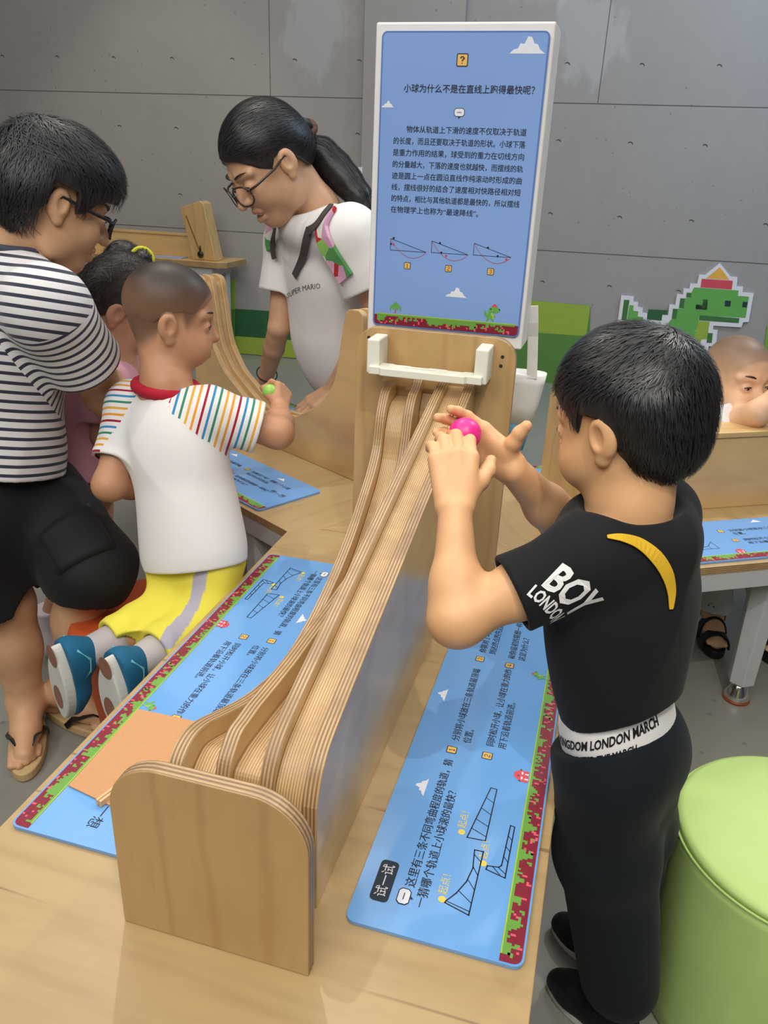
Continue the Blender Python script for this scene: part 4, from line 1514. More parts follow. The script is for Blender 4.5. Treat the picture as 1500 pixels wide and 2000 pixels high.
def hair_mat(name, c, rough=.42):
    t = NT(name)
    n = t.noise(t.coord((30, 30, 30)), 3, 4)
    a = tuple(x * .6 for x in c[:3]) + (1,); b_ = tuple(min(1, x * 1.6) for x in c[:3]) + (1,)
    return t.set(t.ramp(n, [(.3, a), (.7, b_)]), rough, spec=.5)


M_HAIR = hair_mat('black_hair', srgb(34, 33, 34), .40)
M_HAIRB = hair_mat('dark_brown_hair', srgb(40, 34, 32), .5)
M_SCLERA = plain('eye_white', srgb(206, 200, 196), .25, .02)
M_IRIS = plain('dark_iris', srgb(26, 18, 14), .15, .05)
M_SKIN_BOY = skin('skin_boy', srgb(222, 174, 128))
M_SKIN_KID = skin('skin_kid', srgb(190, 142, 108), srgb(44, 38, 35))
M_SKIN_MAN = skin('skin_adult', srgb(208, 164, 126))
M_SKIN_WOMAN = skin('skin_woman', srgb(206, 164, 130))
M_SKIN_TOD = skin('skin_toddler', srgb(226, 184, 148), srgb(66, 54, 48))
M_SKIN_GIRL = skin('skin_girl', srgb(184, 138, 112))
M_BLACKT = fabric('black_cotton', srgb(22, 24, 27))
M_NAVY = fabric('dark_navy_jersey', srgb(15, 23, 29))
M_WHITET = fabric('white_cotton', srgb(226, 224, 222))
M_WHITEP = fabric('white_print', srgb(232, 232, 232), .7)


def project(b, field, body, size, O, xd, yd, nd, mi=0, bold=.02, off=.0012, align='LEFT', reach=.06, base=(0, 0, 0), sx=1.0):
    """lay lettering on a cloth surface: march each point of the flat text along -nd until it meets the field"""
    vs, fs = text_mesh(body, size, bold, align)
    P = np.array([O + xd * v[0] * sx + yd * v[1] for v in vs]) + nd * reach
    for _ in range(40):
        d = field(P) - off
        P = P - nd * np.clip(d, -.004, .02)[:, None] * .8
    b.add([tuple(p) for p in P - np.array(base)], fs, mi)
# ------------------------------------------------------------------ shared figure details
def surf(field, px, off=.001, d0=.5, dmax=4.0):
    """first point of a surface met by looking from the photographer's place through a pixel"""
    r = ray(px); L = np.linalg.norm(r); r = r / L
    t = d0
    for _ in range(200):
        p = CAM + r * t
        d = float(field(p[None])[0]) - off
        if d < .0004 or t > dmax: break
        t += max(d * .7, .0004)
    return CAM + r * t


def lip_fn(H, child=False):
    mz = -.060 if child else -.066
    def fn(v):
        q = H.loc(v)
        dd = ((q[:, 1] / .021) ** 2 + ((q[:, 2] - mz + .001) / .0125) ** 2)
        return np.clip(1.35 - dd, 0, 1) * .75 * (q[:, 0] > .05)
    return fn


def zero(v):
    return np.zeros(len(v))


def shoe(name, root, ank, fw, L, sole_mat, upper_mat, up=(0, 0, 1), h=.003, width=.36, drop=None, accent=None):
    """shoe around an ankle: sole slab, shaped upper; the frame may be tilted through up"""
    fw = nrm(fw); up = np.array(up, float); up = nrm(up - fw * (fw @ up)); lf = np.cross(up, fw)
    ank = np.array(ank, float)
    o = ank - up * (drop if drop is not None else L * .36)
    P = lambda f, l, u: o + fw * f * L + lf * l * L + up * u * L
    n = 40
    pts = []
    for i in range(n):
        a = 2 * math.pi * i / n
        f = math.cos(a) * .5 + .22; l = math.sin(a) * (.175 + .035 * math.cos(a) - .03 * math.cos(2 * a)) * width / .36
        pts.append((f, l))
    b = MB()
    base = np.array(root.location)
    b.prism(pts, lambda p: P(p[0], p[1], 0) - base, lambda p: P(p[0] * 1.0, p[1] * 1.02, .12 + .03 * (p[0] < 0)) - base, 0, 0)
    so = b.build('shoe_sole', sole_mat, root, bevel=.004, seg=3)
    s = SDF()
    s.chain([P(-.10, 0, .16), P(.15, 0, .17), P(.42, 0, .15), P(.60, 0, .13)], [.155 * L, .165 * L, .17 * L, .12 * L], .03)
    s.chain([P(-.06, 0, .20), P(-.02, 0, .42)], [.17 * L, .155 * L], .04)
    s.plane(P(0, 0, .11), -up, .002)
    s.cap(P(-.01, 0, .36), P(0, 0, .6), .115 * L, .125 * L, .004, 's')
    s.build('shoe_upper', upper_mat, root, h)
    return P


# ------------------------------------------------------------------ the boy in black (right of the near arm)
boy = thing('person', 'boy in black t-shirt and dark trousers holding a pink ball in both hands', 'person', (0.42, -.86, 0))
FB = nrm((-.887, .44, 0)); LB = np.cross(V3(0, 0, 1), FB); Z = V3(0, 0, 1)
Nb = at_d((1228, 1005), .99)
hf, hu = tilt(FB, 16, 4)
HB = Frame(at_d((1222, 818), .975), hf, hu, .93)
Lsh = Nb + LB * .092 - Z * .030; Rsh = Nb - LB * .100 - Z * .030
Cc = Nb - Z * .085 + FB * .005
Pc = at_d((1222, 1405), 1.07)
Lel = at_d((890, 1208), .935); Lwr = at_d((889, 1000), .965)
Rel = at_d((1098, 1022), 1.15); Rwr = at_d((1003, 918), 1.055)
bs = SDF()
head_sdf(bs, HB, child=True, chub=.006)
bs.chain([HB.p(-.025, 0, -.03), Nb + Z * .01, Nb - Z * .06], [.047, .044, .06], .03)
bs.chain([Nb - Z * .07, (Cc + Pc) / 2, Pc], [.066, .056, .050], .03)
bs.chain([Nb - Z * .045 + LB * .03, Lsh], [.035, .034], .02); bs.chain([Nb - Z * .045 - LB * .03, Rsh], [.035, .034], .02)
bs.chain([Lsh, Lsh * .5 + Lel * .5, Lel], [.035, .0325, .0285], .02)
bs.ell(Lel * .96 + Lsh * .04 - Z * .002, [.030, .031, .031], None, .02)
bs.chain([Lel, Lel * .68 + Lwr * .32, Lwr], [.0285, .0278, .0205], .02)
bs.chain([Rsh, Rsh * .5 + Rel * .5, Rel], [.035, .033, .029], .02)
bs.chain([Rel, Rel * .66 + Rwr * .34, Rwr], [.029, .0285, .0205], .02)
dL = nrm(at_d((884, 880), .985) - Lwr)
hand_sdf(bs, Lwr + dL * .006, dL, FW * .95 - RT * .1, RT, .138, curl=((24, 34, 22), (24, 34, 22), (26, 34, 24), (30, 36, 24)), spread=.07, th=((.72, .62, .18), (.72, .55, .42), (.80, .35, .5)), rw=1.12)
dR = nrm(at_d((930, 862), 1.06) - Rwr)
hand_sdf(bs, Rwr + dR * .004, dR, -FW * .80 - UP * .42 - RT * .25, UP * .8 + RT * .4, .130, curl=((16, 22, 14), (18, 24, 16), (20, 26, 18), (24, 28, 20)), spread=.10, th=((.25, .90, .25), (.10, .97, .1), (-.12, .98, .0)), rw=1.10, tl=.72)
LHp = Pc + LB * .040 - Z * .02; RHp = Pc - LB * .040 - Z * .02
Lkn = at_d((1185, 1660), 1.13); Lan = at_d((1200, 1945), 1.245)
Rkn = at_d((1228, 1600), 1.22); Ran = at_d((1205, 1800), 1.335)
bs.chain([LHp - Z * .02, Lkn, Lan], [.042, .040, .026], .02); bs.chain([RHp - Z * .02, Rkn, Ran], [.042, .040, .026], .02)
bs.build('body', M_SKIN_BOY, boy, .0028, {'lip': lip_fn(HB, True), 'hairmask': zero})
face_parts(HB, boy, True)

sh = SDF()
SU = nrm(Nb - Pc); SR = np.stack([nrm(FB - SU * (FB @ SU)), nrm(LB - SU * (LB @ SU)), SU])
sh.ell(Nb - SU * .10, [.084, .112, .105], SR, .03)
Mb = at_d((1196, 1200), 1.03)
sh.ell(Mb, [.078, .098, .13], SR, .05)
Pb = at_d((1205, 1385), 1.065)
sh.ell(Pb + SU * .03, [.072, .084, .13], SR, .06)
sh.ell(Nb - Z * .022 - FB * .006, [.088, .104, .062], np.stack([FB, LB, Z]), .03)
sh.chain([Nb - Z * .052 + LB * .03, Lsh + LB * .004], [.044, .046], .03); sh.chain([Nb - Z * .052 - LB * .03, Rsh], [.044, .046], .03)
sl = Lsh * .42 + Lel * .58; sr_ = Rsh * .45 + Rel * .55
ad = nrm(Lel - Lsh); adr = nrm(Rel - Rsh)
sh.disp(folds(.0062, 20, 7, (1, 1, .55)))
sleeve(sh, [Lsh, sl + (sl - Lsh) * .2], [.047, .050], sl, ad, .0405, folds(.0025, 30, 8))
sleeve(sh, [Rsh, sr_ + (sr_ - Rsh) * .2], [.047, .047], sr_, adr, .039)
hem = at_d((1205, 1378), 1.06)
hn = nrm(-SU - FB * .42)
sh.plane(hem, hn)
sh.cap(Pb + SU * .04, Pb - SU * .2, .060, .060, .006, 's')
sh.ell(Nb + Z * .040 + FB * .004, [.072, .082, .052], np.stack([FB, LB, Z]), .012, 's')
shirt = sh.build('t_shirt', M_BLACKT, boy, .0034)
# sleeve lettering
b = MB()
o1 = surf(sh, (1056, 1120)); e1 = surf(sh, (1140, 1210)); e2 = surf(sh, (1078, 1082))
xd = nrm(e1 - o1); nd = nrm(-FW * .8 + np.cross(xd, FW) * 0 - RT * .1 + UP * .35); yd = nrm(np.cross(nd, xd)); nd = np.cross(xd, yd)
base = np.array(boy.location)
o_b = surf(sh, (1056, 1140)); o_l = o_b - yd * .0185 - xd * .004
project(b, sh, 'BOY', .046, o_b, xd, yd, nd, 0, bold=.03, base=base, sx=.72)
project(b, sh, 'LONDON', .0205, o_l, xd, yd, nd, 0, bold=.03, base=base, sx=.70)
b.build('sleeve_lettering', M_WHITEP, shirt, fn=lambda p: p)
# yellow strap over the shoulder
M_STRAP = fabric('yellow_strap', srgb(218, 176, 44), .7)
b = MB()
sp_px = [(1186, 1048), (1215, 1050), (1250, 1062), (1282, 1088), (1303, 1120), (1312, 1155), (1311, 1190)]
P_ = [surf(sh, p, .0025) - base for p in sp_px]
G_ = [sh.grad((p + base)[None])[0] for p in P_]
ac = []
for i, p in enumerate(P_):
    t_ = nrm(P_[min(i + 1, len(P_) - 1)] - P_[max(i - 1, 0)]); ac.append(np.cross(t_, G_[i]))
nP = len(P_)
Ps = catmull(P_, 4); as_ = [nrm(a) for a in catmull(ac, 4)]
ws_ = np.interp(np.linspace(0, nP - 1, len(Ps)), range(nP), [.004, .010, .015, .0165, .0155, .012, .005])
b.ribbon(Ps, as_, list(ws_), .0016)
tag(b.build('bag_strap', M_STRAP, boy, bevel=.0004))

tr = SDF()
tr.ell(Pc - SU * .055, [.072, .086, .09], SR, .03)
tr.chain([LHp - SU * .05, Lkn, Lan + Z * .045], [.070, .070, .060], .03)
tr.chain([RHp - SU * .05, Rkn, Ran + Z * .045], [.068, .066, .052], .03)
tr.disp(folds(.0075, 16, 3, (1, 1, .7)))
wb = at_d((1208, 1428), 1.06)
tr.ell(Pb - SU * .045, [.080, .093, .085], SR, .03)
tr.plane(wb, nrm(SU + FB * .42), .004)
tr.plane(V3(0, 0, .028), -Z, .004)
tr.build('trousers', M_NAVY, boy, .0042)
# printed waistband
wbn = SDF()
wbn.ell(Pb - SU * .020, [.074, .087, .10], SR, .01)
wbn.plane(wb + SU * .045, nrm(SU + FB * .42), .003); wbn.plane(wb - SU * .045, nrm(-SU - FB * .42), .003)
band = wbn.build('waistband', M_WHITET, boy, .0028)
b = MB()
for txt, row, sz in (('THE UNITED KINGDOM LONDON MARCH', .013, .018), ('LONDON KINGDOM FIT UNITED THE MARCH', -.006, .014)):
    vs, fs = text_mesh(txt, sz, .03)
    vs2 = []
    for (x, y) in vs:
        a = -1.9 + x / .105
        dirv = SR[1] * math.cos(a) - SR[0] * math.sin(a) * .85
        p = wb + SU * (row + y - .002 - .36 * float(dirv @ FB) * .09) + dirv * .14
        vs2.append(p)
    Pq = np.array(vs2); ctr = wb
    for _ in range(30):
        d = wbn(Pq) - .0012
        rad_ = (Pq - ctr); rad_ -= np.outer(rad_ @ SU, SU); rad_ /= np.linalg.norm(rad_, axis=1, keepdims=True)
        Pq = Pq - rad_ * np.clip(d, -.003, .02)[:, None] * .8
    b.add([tuple(p) for p in Pq - base], fs, 0)
b.build('waistband_lettering', M_BLACKT, band)
M_SOLEW = plain('white_rubber', srgb(206, 206, 200), .6, .05)
M_SHOEB = fabric('black_shoe', srgb(22, 23, 25), .6)
shoe('shoe', boy, Lan + V3(0, 0, .0), FB, .155, M_SOLEW, M_SHOEB, drop=float(Lan[2]))
shoe('shoe', boy, Ran + V3(0, 0, .0), FB, .155, M_SOLEW, M_SHOEB, drop=float(Ran[2]))

# hair
hs = SDF()
hs.ell(HB.p(-.012, 0, .034), np.array([.102, .083, .092]) * HB.s, HB.R, .01)
hs.ell(HB.p(-.040, 0, .018), np.array([.078, .082, .084]) * HB.s, HB.R, .02)
hs.ell(HB.p(-.050, 0, -.035), np.array([.048, .058, .05]) * HB.s, HB.R, .03)
def hairline(v, H=HB):
    q = H.loc(v)
    f, l, u = q[:, 0], q[:, 1], q[:, 2]
    line = np.interp(f, [-.12, -.06, -.025, -.012, .02, .034, .05, .075, .10], [-.085, -.080, -.055, .020, .026, -.005, .030, .050, .058])
    return u - line
def hair_cut(P, d):
    return np.maximum(d, (-hairline(P) * .5 * HB.s).astype(F32))
hs.disp(folds(.0022, 90, 5))
hs.disp(hair_cut)
hv = hs.poly(.0036)
rng = np.random.RandomState(4)
crown = HB.p(-.06, -.01, .11)
smooth_h = SDF(); smooth_h.ops = hs.ops[:3]
def flow_b(P):
    r = P - crown
    t_ = r - 0
    q = HB.loc(P)
    fwd = np.where(q[:, 2:3] > .05, HB.f * .6, -HB.u * .9)
    return r / (np.linalg.norm(r, axis=1, keepdims=True) + 1e-6) + fwd
cand = hv[0][rng.choice(len(hv[0]), 6500)]
cand = cand[hairline(cand) > .012]
st_ = strands(smooth_h, cand, flow_b, 5, .0048, .001, .0006, .0015, rng, .30, keep=ear_clear(HB, [.02, .034, .05, .075, .10], [.026, -.005, .030, .050, .058]))
allh = join(hv, st_)
mesh_obj('hair', allh[0], allh[1], M_HAIR, boy)

M_PINK = NT('pink_rubber').set(srgb(232, 44, 140), .35, sss=.1)
bp = at_d((908, 848), 1.022)
pball = thing('ball', 'bright pink rubber ball held between the hands of the boy in black', 'ball', tuple(map(float, bp)))
b = MB(); b.ellipsoid((0, 0, 0), (.0215, .0215, .0215), 0, None, 32, 20)
b.build('rubber_shell', M_PINK, pball, smooth=True)
# ------------------------------------------------------------------ the kneeling child on the orange stool
kid = thing('person', 'child in white shirt with rainbow striped sleeves and yellow trousers kneeling on orange stool', 'person', (-.47, -.48, 0))
FK = nrm((.885, .472, 0)); LK = np.cross(Z, FK)
TF = nrm((.12, .99, 0)); TL = np.cross(Z, TF)          # the trunk is turned away from the camera
Nk = at_d((325, 752), 1.61)
hf, hu = tilt(FK, 8, 0)
HK = Frame(at_d((337, 622), 1.61), hf, hu, .93)
Rs = Nk - TL * .100 - Z * .045; Ls = Nk + TL * .090 - Z * .060
Re = at_d((543, 846), 1.63); Rw = at_d((546, 800), 1.745)
Le = at_d((212, 948), 1.62); Lw = at_d((320, 945), 1.77)
Pk = at_d((380, 1085), 1.665)
Lk_ = at_z((348, 1195), .385); Rk_ = at_z((404, 1214), .385)
La_ = at_z((180, 1272), .374); Ra_ = at_z((276, 1290), .374)
ks = SDF()
head_sdf(ks, HK, child=True, chub=.008)
ks.chain([HK.p(-.03, 0, -.03), Nk + Z * .0, Nk - Z * .06], [.045, .045, .06], .03)
ks.chain([Nk - Z * .07, (Nk + Pk) / 2, Pk], [.07, .07, .072], .03)
ks.chain([Nk - Z * .05, Rs, (Rs + Re) / 2, Re], [.04, .036, .034, .030], .02)
ks.chain([Nk - Z * .05, Ls, (Ls + Le) / 2, Le], [.04, .036, .034, .030], .02)
ks.chain([Re, Re * .6 + Rw * .4, Rw], [.030, .029, .0215], .02); ks.chain([Le, Le * .6 + Lw * .4, Lw], [.030, .028, .022], .02)
dk = nrm(FW * .45 + UP * .95 + RT * .1)
hand_sdf(ks, Rw, dk, -RT * .75 - UP * .1 + FW * .5, -FW * .3 - RT * .8, .115, curl=((55, 70, 40), (60, 75, 45), (65, 75, 45), (70, 75, 45)), spread=.03, th=((.6, .5, .45), (.75, .1, .6), (.6, -.3, .7)), rw=1.15)
hand_sdf(ks, Lw, nrm(Lw - Le), -Z, TF, .115)
Lh_ = Pk + TL * .045; Rh_ = Pk - TL * .045
ks.chain([Lh_, Lk_, La_], [.05, .042, .028], .02); ks.chain([Rh_, Rk_, Ra_], [.05, .042, .028], .02)


def buzz(H, top=.9, side=.7):
    def fn(v):
        q = H.loc(v)
        f, l, u = q[:, 0], q[:, 1], q[:, 2]
        line = np.interp(f, [-.12, -.06, -.03, -.012, .02, .032, .046, .062, .078, .10], [-.070, -.062, -.035, .012, .018, -.008, .012, .040, .060, .068])
        a = np.clip((u - line + .010) / .026, 0, 1)
        ear = (np.abs(l) > .0815) & (np.abs(f + .006) < .03) & (u < .03)
        m = a * (side + (top - side) * np.clip((u - .02) / .075, 0, 1))
        m[ear] = 0
        return m
    return fn


ks.build('body', M_SKIN_KID, kid, .0034, {'lip': lip_fn(HK, True), 'hairmask': buzz(HK, .98, .62)})
face_parts(HK, kid, True, hair_mat=M_HAIRB)
hc = SDF()
hc.ell(HK.p(-.012, 0, .034), np.array([.0968, .0777, .0847]) * HK.s, HK.R, .01)
def kcut(P, d):
    q = HK.loc(P)
    line = np.interp(q[:, 0], [-.11, -.06, -.012, .0, .02, .05, .078, .1], [-.040, -.03, .020, .024, .026, .024, .058, .066])
    return np.maximum(d, ((line - q[:, 2]) * .5 * HK.s).astype(F32))
hc.disp(kcut)
hc.build('hair', M_SKIN_KID, kid, .0036, {'lip': zero, 'hairmask': buzz(HK, .985, .62)})

kt = SDF()
KU = nrm(Nk - Pk); KR = np.stack([nrm(TF - KU * (TF @ KU)), nrm(TL - KU * (TL @ KU)), KU])
kt.ell(Nk - KU * .115, [.085, .108, .105], KR, .03)
kt.ell(Nk * .45 + Pk * .55, [.090, .105, .15], KR, .04)
kt.ell(Pk + KU * .02 - TL * .004, [.102, .117, .15], KR, .05)
lse = Ls * .30 + Le * .70
kt.chain([Nk - Z * .048, Rs], [.046, .050], .03); kt.chain([Nk - Z * .048, Ls], [.046, .050], .03)
kt.disp(folds(.011, 15, 12, (1, 1, .55)))
rse = Rs * .28 + Re * .72; rd = nrm(Re - Rs); ld = nrm(Le - Ls)
sleeve(kt, [Rs, Rs * .2 + Re * .8], [.052, .054], rse, rd, .045, folds(.003, 30, 14)); sleeve(kt, [Ls, Ls * .2 + Le * .8], [.050, .051], lse, ld, .042, folds(.003, 30, 15))
khem = at_d((383, 1102), 1.665)
kt.plane(khem, nrm(-KU - TF * .04))
kt.cap(khem + KU * .04, khem - KU * .2, .082, .082, .006, 's')
kt.ell(Nk + Z * .022, [.056, .058, .040], np.stack([TF, TL, Z]), .01, 's')


def sleeve_m(v):
    q = (v - Nk)
    x = q @ TL; u = q @ KU
    m = ((np.abs(x) > .034 + np.clip(-u, 0, .3) * .46) & (u > -.25))
    far = np.minimum(np.linalg.norm(v - Rs, axis=1), np.linalg.norm(v - Ls, axis=1)) < .20
    def sd(A, B):
        ab = B - A; t = np.clip((v - A) @ ab / (ab @ ab), 0, 1)
        return np.linalg.norm(v - A - t[:, None] * ab, axis=1)
    near = np.minimum(np.minimum(sd(Rs, Re), sd(Ls, Le)), np.minimum(sd(Nk - Z * .03, Rs), sd(Nk - Z * .03, Ls))) < .074
    return (m & far & near).astype(float)
def sleeve_s(v):
    q = v - Nk
    r = (q @ -TL) > 0
    def arc(A, B):
        d = nrm(B - A)
        return np.linalg.norm(A - Nk) + (v - A) @ d
    return np.where(r, arc(Rs, Re), arc(Ls, Le)) + .5
M_RAGLAN = striped('rainbow_striped_cotton', srgb(228, 226, 224), [srgb(160, 30, 56), srgb(48, 136, 190), srgb(56, 132, 106), srgb(222, 166, 60), srgb(226, 150, 52)], .0132, duty=.36, mask='sleeve')
kshirt = kt.build('t_shirt', M_RAGLAN, kid, .0036, {'stripe': sleeve_s, 'sleeve': sleeve_m})
cr = SDF()
ring = [Nk + Z * (-.004 + .006 * math.sin(a)) + TF * .056 * math.cos(a) + TL * .061 * math.sin(a) for a in np.linspace(0, 2 * math.pi, 25)]
cr.chain(ring, [.0105] * 25, .006)
cr.build('collar', fabric('red_rib_collar', srgb(170, 28, 48)), kid, .003)
ky = SDF()
ky.ell(Pk - KU * .02, [.076, .086, .10], KR, .03)
ky.chain([Lh_, Lk_ + Z * .012], [.068, .056], .03); ky.chain([Rh_, Rk_ + Z * .012], [.066, .056], .03)
ky.chain([Lk_ + Z * .012, La_ + (Lk_ - La_) * .18], [.058, .046], .025); ky.chain([Rk_ + Z * .012, Ra_ + (Rk_ - Ra_) * .18], [.058, .046], .025)
ky.disp(folds(.0075, 24, 21, (1, 1, .6)))
for a_, k_ in ((La_, Lk_), (Ra_, Rk_)):
    dd = nrm(a_ - k_); e_ = a_ + (k_ - a_) * .20
    ky.cut(e_, dd, e_ + dd * .05, .07)
    ky.cap(e_ - dd * .02, e_ + dd * .08, .037, .039, .004, 's')
ky.plane(V3(0, 0, .339), -Z, .004)
ky.plane(Pk + KU * .06, KU)
def side_m(v):
    q = v - Pk
    x = q @ -TL
    return ((x > .052) & (x < .078) & (v[:, 2] > .40)).astype(float)
M_YEL = NT('yellow_trousers')
at_ = M_YEL.n('ShaderNodeAttribute'); at_.attribute_name = 'side'
nn_ = M_YEL.noise(M_YEL.coord(), 700, 2); M_YEL.bump(nn_, .15, .001)
M_YELM = M_YEL.set(M_YEL.mix(at_.outputs['Fac'], srgb(226, 214, 78), srgb(172, 168, 182)), .85, spec=.25)
ky.build('trousers', M_YELM, kid, .0036, {'side': side_m})
M_SOLEG = plain('grey_white_sole', srgb(206, 206, 198), .6, .05)
M_TEAL = fabric('teal_blue_suede', srgb(28, 96, 132), .7)
M_TEALL = fabric('light_teal_trim', srgb(104, 176, 186), .6)
M_GUM = plain('brown_gum_sole', srgb(140, 96, 76), .6, .08)
M_LINER = fabric('grey_shoe_lining', srgb(180, 172, 172), .8)
for a_, k_ in ((La_, Lk_), (Ra_, Rk_)):
    back = nrm(k_ - a_); back[2] = 0; back = nrm(back)
    toe = nrm(-Z + back * .10 - RT * .08)
    up_ = back + Z * .05
    P = shoe('shoe', kid, a_ - back * .015 + Z * .0, toe, .172, M_SOLEG, M_TEAL, up=up_, drop=.062)
    base = np.array(kid.location)
    for (f0, l0, rf, rl) in ((-.16, 0, .14, .115), (.42, .02, .16, .10)):
        n = 20; b = MB()
        b.add([P(f0 + rf * math.cos(6.283 * i / n), l0 + rl * math.sin(6.283 * i / n), -.004) - base for i in range(n)], [tuple(range(n))])
        b.build('gum_pad', M_GUM, kid)
    for sg in (1, -1):
        b = MB()
        b.ribbon([P(-.22, sg * .15, .22) - base, P(-.06, sg * .182, .34) - base, P(.10, sg * .182, .32) - base, P(.20, sg * .184, .16) - base], nrm(np.cross(up_, toe)) + up_ * .6, .010, .004)
        b.ribbon([P(.36, sg * .182, .13) - base, P(.40, sg * .13, .285) - base, P(.42, 0, .335) - base], toe, .013, .004)
        b.build('trim', M_TEALL, kid, smooth=True)
    sk = SDF(); sk.chain([a_ - back * .01, a_ + (k_ - a_) * .22], [.031, .036], .01)
    sk.build('sock', M_LINER, kid, .004)
M_LIMEB = NT('lime_rubber').set(srgb(150, 200, 90), .4)
gb = thing('ball', 'small light green ball gripped in the fist of the kneeling child', 'ball', tuple(map(float, Rw + UP * .040 - RT * .022 + FW * .005)))
b = MB(); b.ellipsoid((0, 0, 0), (.017, .017, .017), 0, None, 24, 16); b.build('rubber_shell', M_LIMEB, gb, smooth=True)

# ------------------------------------------------------------------ adult in striped shirt on the left
man = thing('person', 'adult in navy striped white shirt, black shorts and glasses leaning over on the left', 'person', (-.83, -.5, 0))
FMh = nrm((.66, .75, 0)); FM = nrm((.84, .54, 0)); LM = np.cross(Z, FM)
hf, hu = tilt(FMh, 24, 0)
HM = Frame(at_d((106, 392), 1.60), hf, hu, 1.06)
Nm = at_d((14, 492), 1.62)
Ms = at_d((92, 608), 1.50); Mls = Nm + LM * .16 - Z * .05
Me = at_d((205, 765), 1.72); Mw = at_d((282, 856), 1.90)
Mle = Mls + FM * .04 - Z * .25; Mlw = Mle - FM * .08 - LM * .02 - Z * .18
Pm = at_d((-12, 985), 1.72)
ms = SDF()
head_sdf(ms, HM, child=False)
ms.chain([HM.p(-.035, 0, -.03), Nm + Z * .01, Nm - Z * .08], [.058, .058, .085], .04)
ms.chain([Nm - Z * .09, (Nm + Pm) / 2, Pm], [.105, .10, .11], .04)
ms.chain([Nm - Z * .06, Ms, (Ms + Me) / 2, Me], [.06, .055, .052, .044], .03)
ms.chain([Nm - Z * .06, Mls, Mle, Mlw], [.06, .055, .044, .032], .03)
ms.chain([Me, Me * .65 + Mw * .35, Mw], [.044, .044, .030], .03)
hand_sdf(ms, Mw, nrm(Mw - Me), -Z, LM, .18); hand_sdf(ms, Mlw, nrm(Mlw - Mle), -Z, -LM, .18)
KA = at_d((172, 1108), 1.70); AA = at_z((128, 1345), .09)
KB = at_d((8, 1180), 1.76); AB = at_z((50, 1372), .085)
HA = Pm + V3(.02, .10, -.02); HBp = Pm + V3(-.02, -.07, -.02)
ms.chain([HA, KA, KA * .6 + AA * .4, AA], [.085, .060, .050, .034], .04)
ms.chain([HBp, KB, KB * .6 + AB * .4, AB], [.085, .058, .052, .035], .04)
ftd = nrm((.80, -.60, 0)); ftd2 = nrm((.84, -.5, 0))
for A_, fd in ((AA, nrm((.90, -.1, 0))), (AB, nrm((.55, -.80, 0)))):
    A0 = np.array([A_[0], A_[1], .036]); lf = np.cross(Z, fd)
    ms.chain([A_, A0 - fd * .035 + Z * .01, ], [.034, .033], .02)
    ms.chain([A_ + Z * .0, A0 + fd * .06 + Z * .016, A0 + fd * .125], [.033, .028, .022], .03)
    for i, (o, l) in enumerate(((.026, .048), (.010, .046), (-.004, .042), (-.017, .036), (-.028, .030))):
        sgn = 1 if A_ is AA else -1
        p = A0 + fd * (.118 - abs(i - 1) * .006) + lf * o * sgn - Z * .006
        ms.cap(p, p + fd * l * .75 - Z * .002, .0105 - i * .0008, .009 - i * .0008, .006)
ms.plane(V3(0, 0, .023), -Z, .002)
ms.build('body', M_SKIN_MAN, man, .0040, {'lip': lip_fn(HM), 'hairmask': zero})
face_parts(HM, man, False)

mt = SDF()
MU = nrm(Nm - Pm); MR = np.stack([nrm(FM - MU * (FM @ MU)), nrm(LM - MU * (LM @ MU)), MU])
mt.ell(Nm - MU * .17, [.125, .165, .17], MR, .05)
mt.ell(Nm * .4 + Pm * .6, [.128, .15, .22], MR, .06)
mt.ell(Pm + MU * .05, [.138, .158, .20], MR, .06)
mse = Ms * .40 + Me * .60; md = nrm(Me - Ms)
mt.chain([Nm - Z * .055, Ms + Z * .004], [.075, .076], .04)
mle = Mls * .45 + Mle * .55; mdl = nrm(Mle - Mls)
mt.chain([Nm - Z * .055, Mls], [.075, .075], .04)
mt.disp(folds(.008, 14, 31, (1, 1, .6)))
sleeve(mt, [Ms + Z * .004, mse + md * .03], [.078, .080], mse, md, .068, folds(.004, 22, 33)); sleeve(mt, [Mls, mle + mdl * .03], [.075, .078], mle, mdl, .066)
mhem = at_d((50, 925), 1.69)
mt.plane(mhem, nrm(-MU))
mha = Pm + MU * ((mhem - Pm) @ MU)
mt.cap(mha + MU * .03, mha - MU * .3, .118, .118, .006, 's')
mt.ell(Nm + Z * .022 + FM * .01, [.078, .072, .045], np.stack([FM, LM, Z]), .012, 's')


def man_stripe(v, which):
    """distance along the trunk, or along the sleeve where the sleeve is nearer"""
    tr_ = (v - Pm) @ MU
    sl_ = (v - Ms) @ md
    dperp = np.linalg.norm((v - Ms) - np.outer(sl_, md), axis=1)
    seam = (v - Ms) @ nrm(md * .9 - MU * .2)
    return {'t': tr_ + 1.0, 's': sl_ + 3.0, 'sel': np.minimum(seam - .005, .108 - dperp) * 20 + .5}[which]
M_STRIPE = striped('navy_striped_cotton', srgb(222, 220, 220), [srgb(54, 56, 72)], .0185, duty=.36, second='stripe_sleeve', sel='sleeve_side')
mshirt = mt.build('striped_t_shirt', M_STRIPE, man, .0044, {'stripe': lambda v: man_stripe(v, 't'), 'stripe_sleeve': lambda v: man_stripe(v, 's'), 'sleeve_side': lambda v: man_stripe(v, 'sel')})
b = MB()
base = np.array(man.location)
ringm = [Nm + Z * (.004 + .012 * math.cos(a)) * 0 + Z * (.012 - .010 * math.cos(a)) + FM * (.008 + .083 * math.cos(a)) + LM * .079 * math.sin(a) - base for a in np.linspace(0, 2 * math.pi, 33)]
b.tube(ringm, .0095, 8); b.build('collar', fabric('navy_collar', srgb(70, 74, 86)), man, smooth=True)

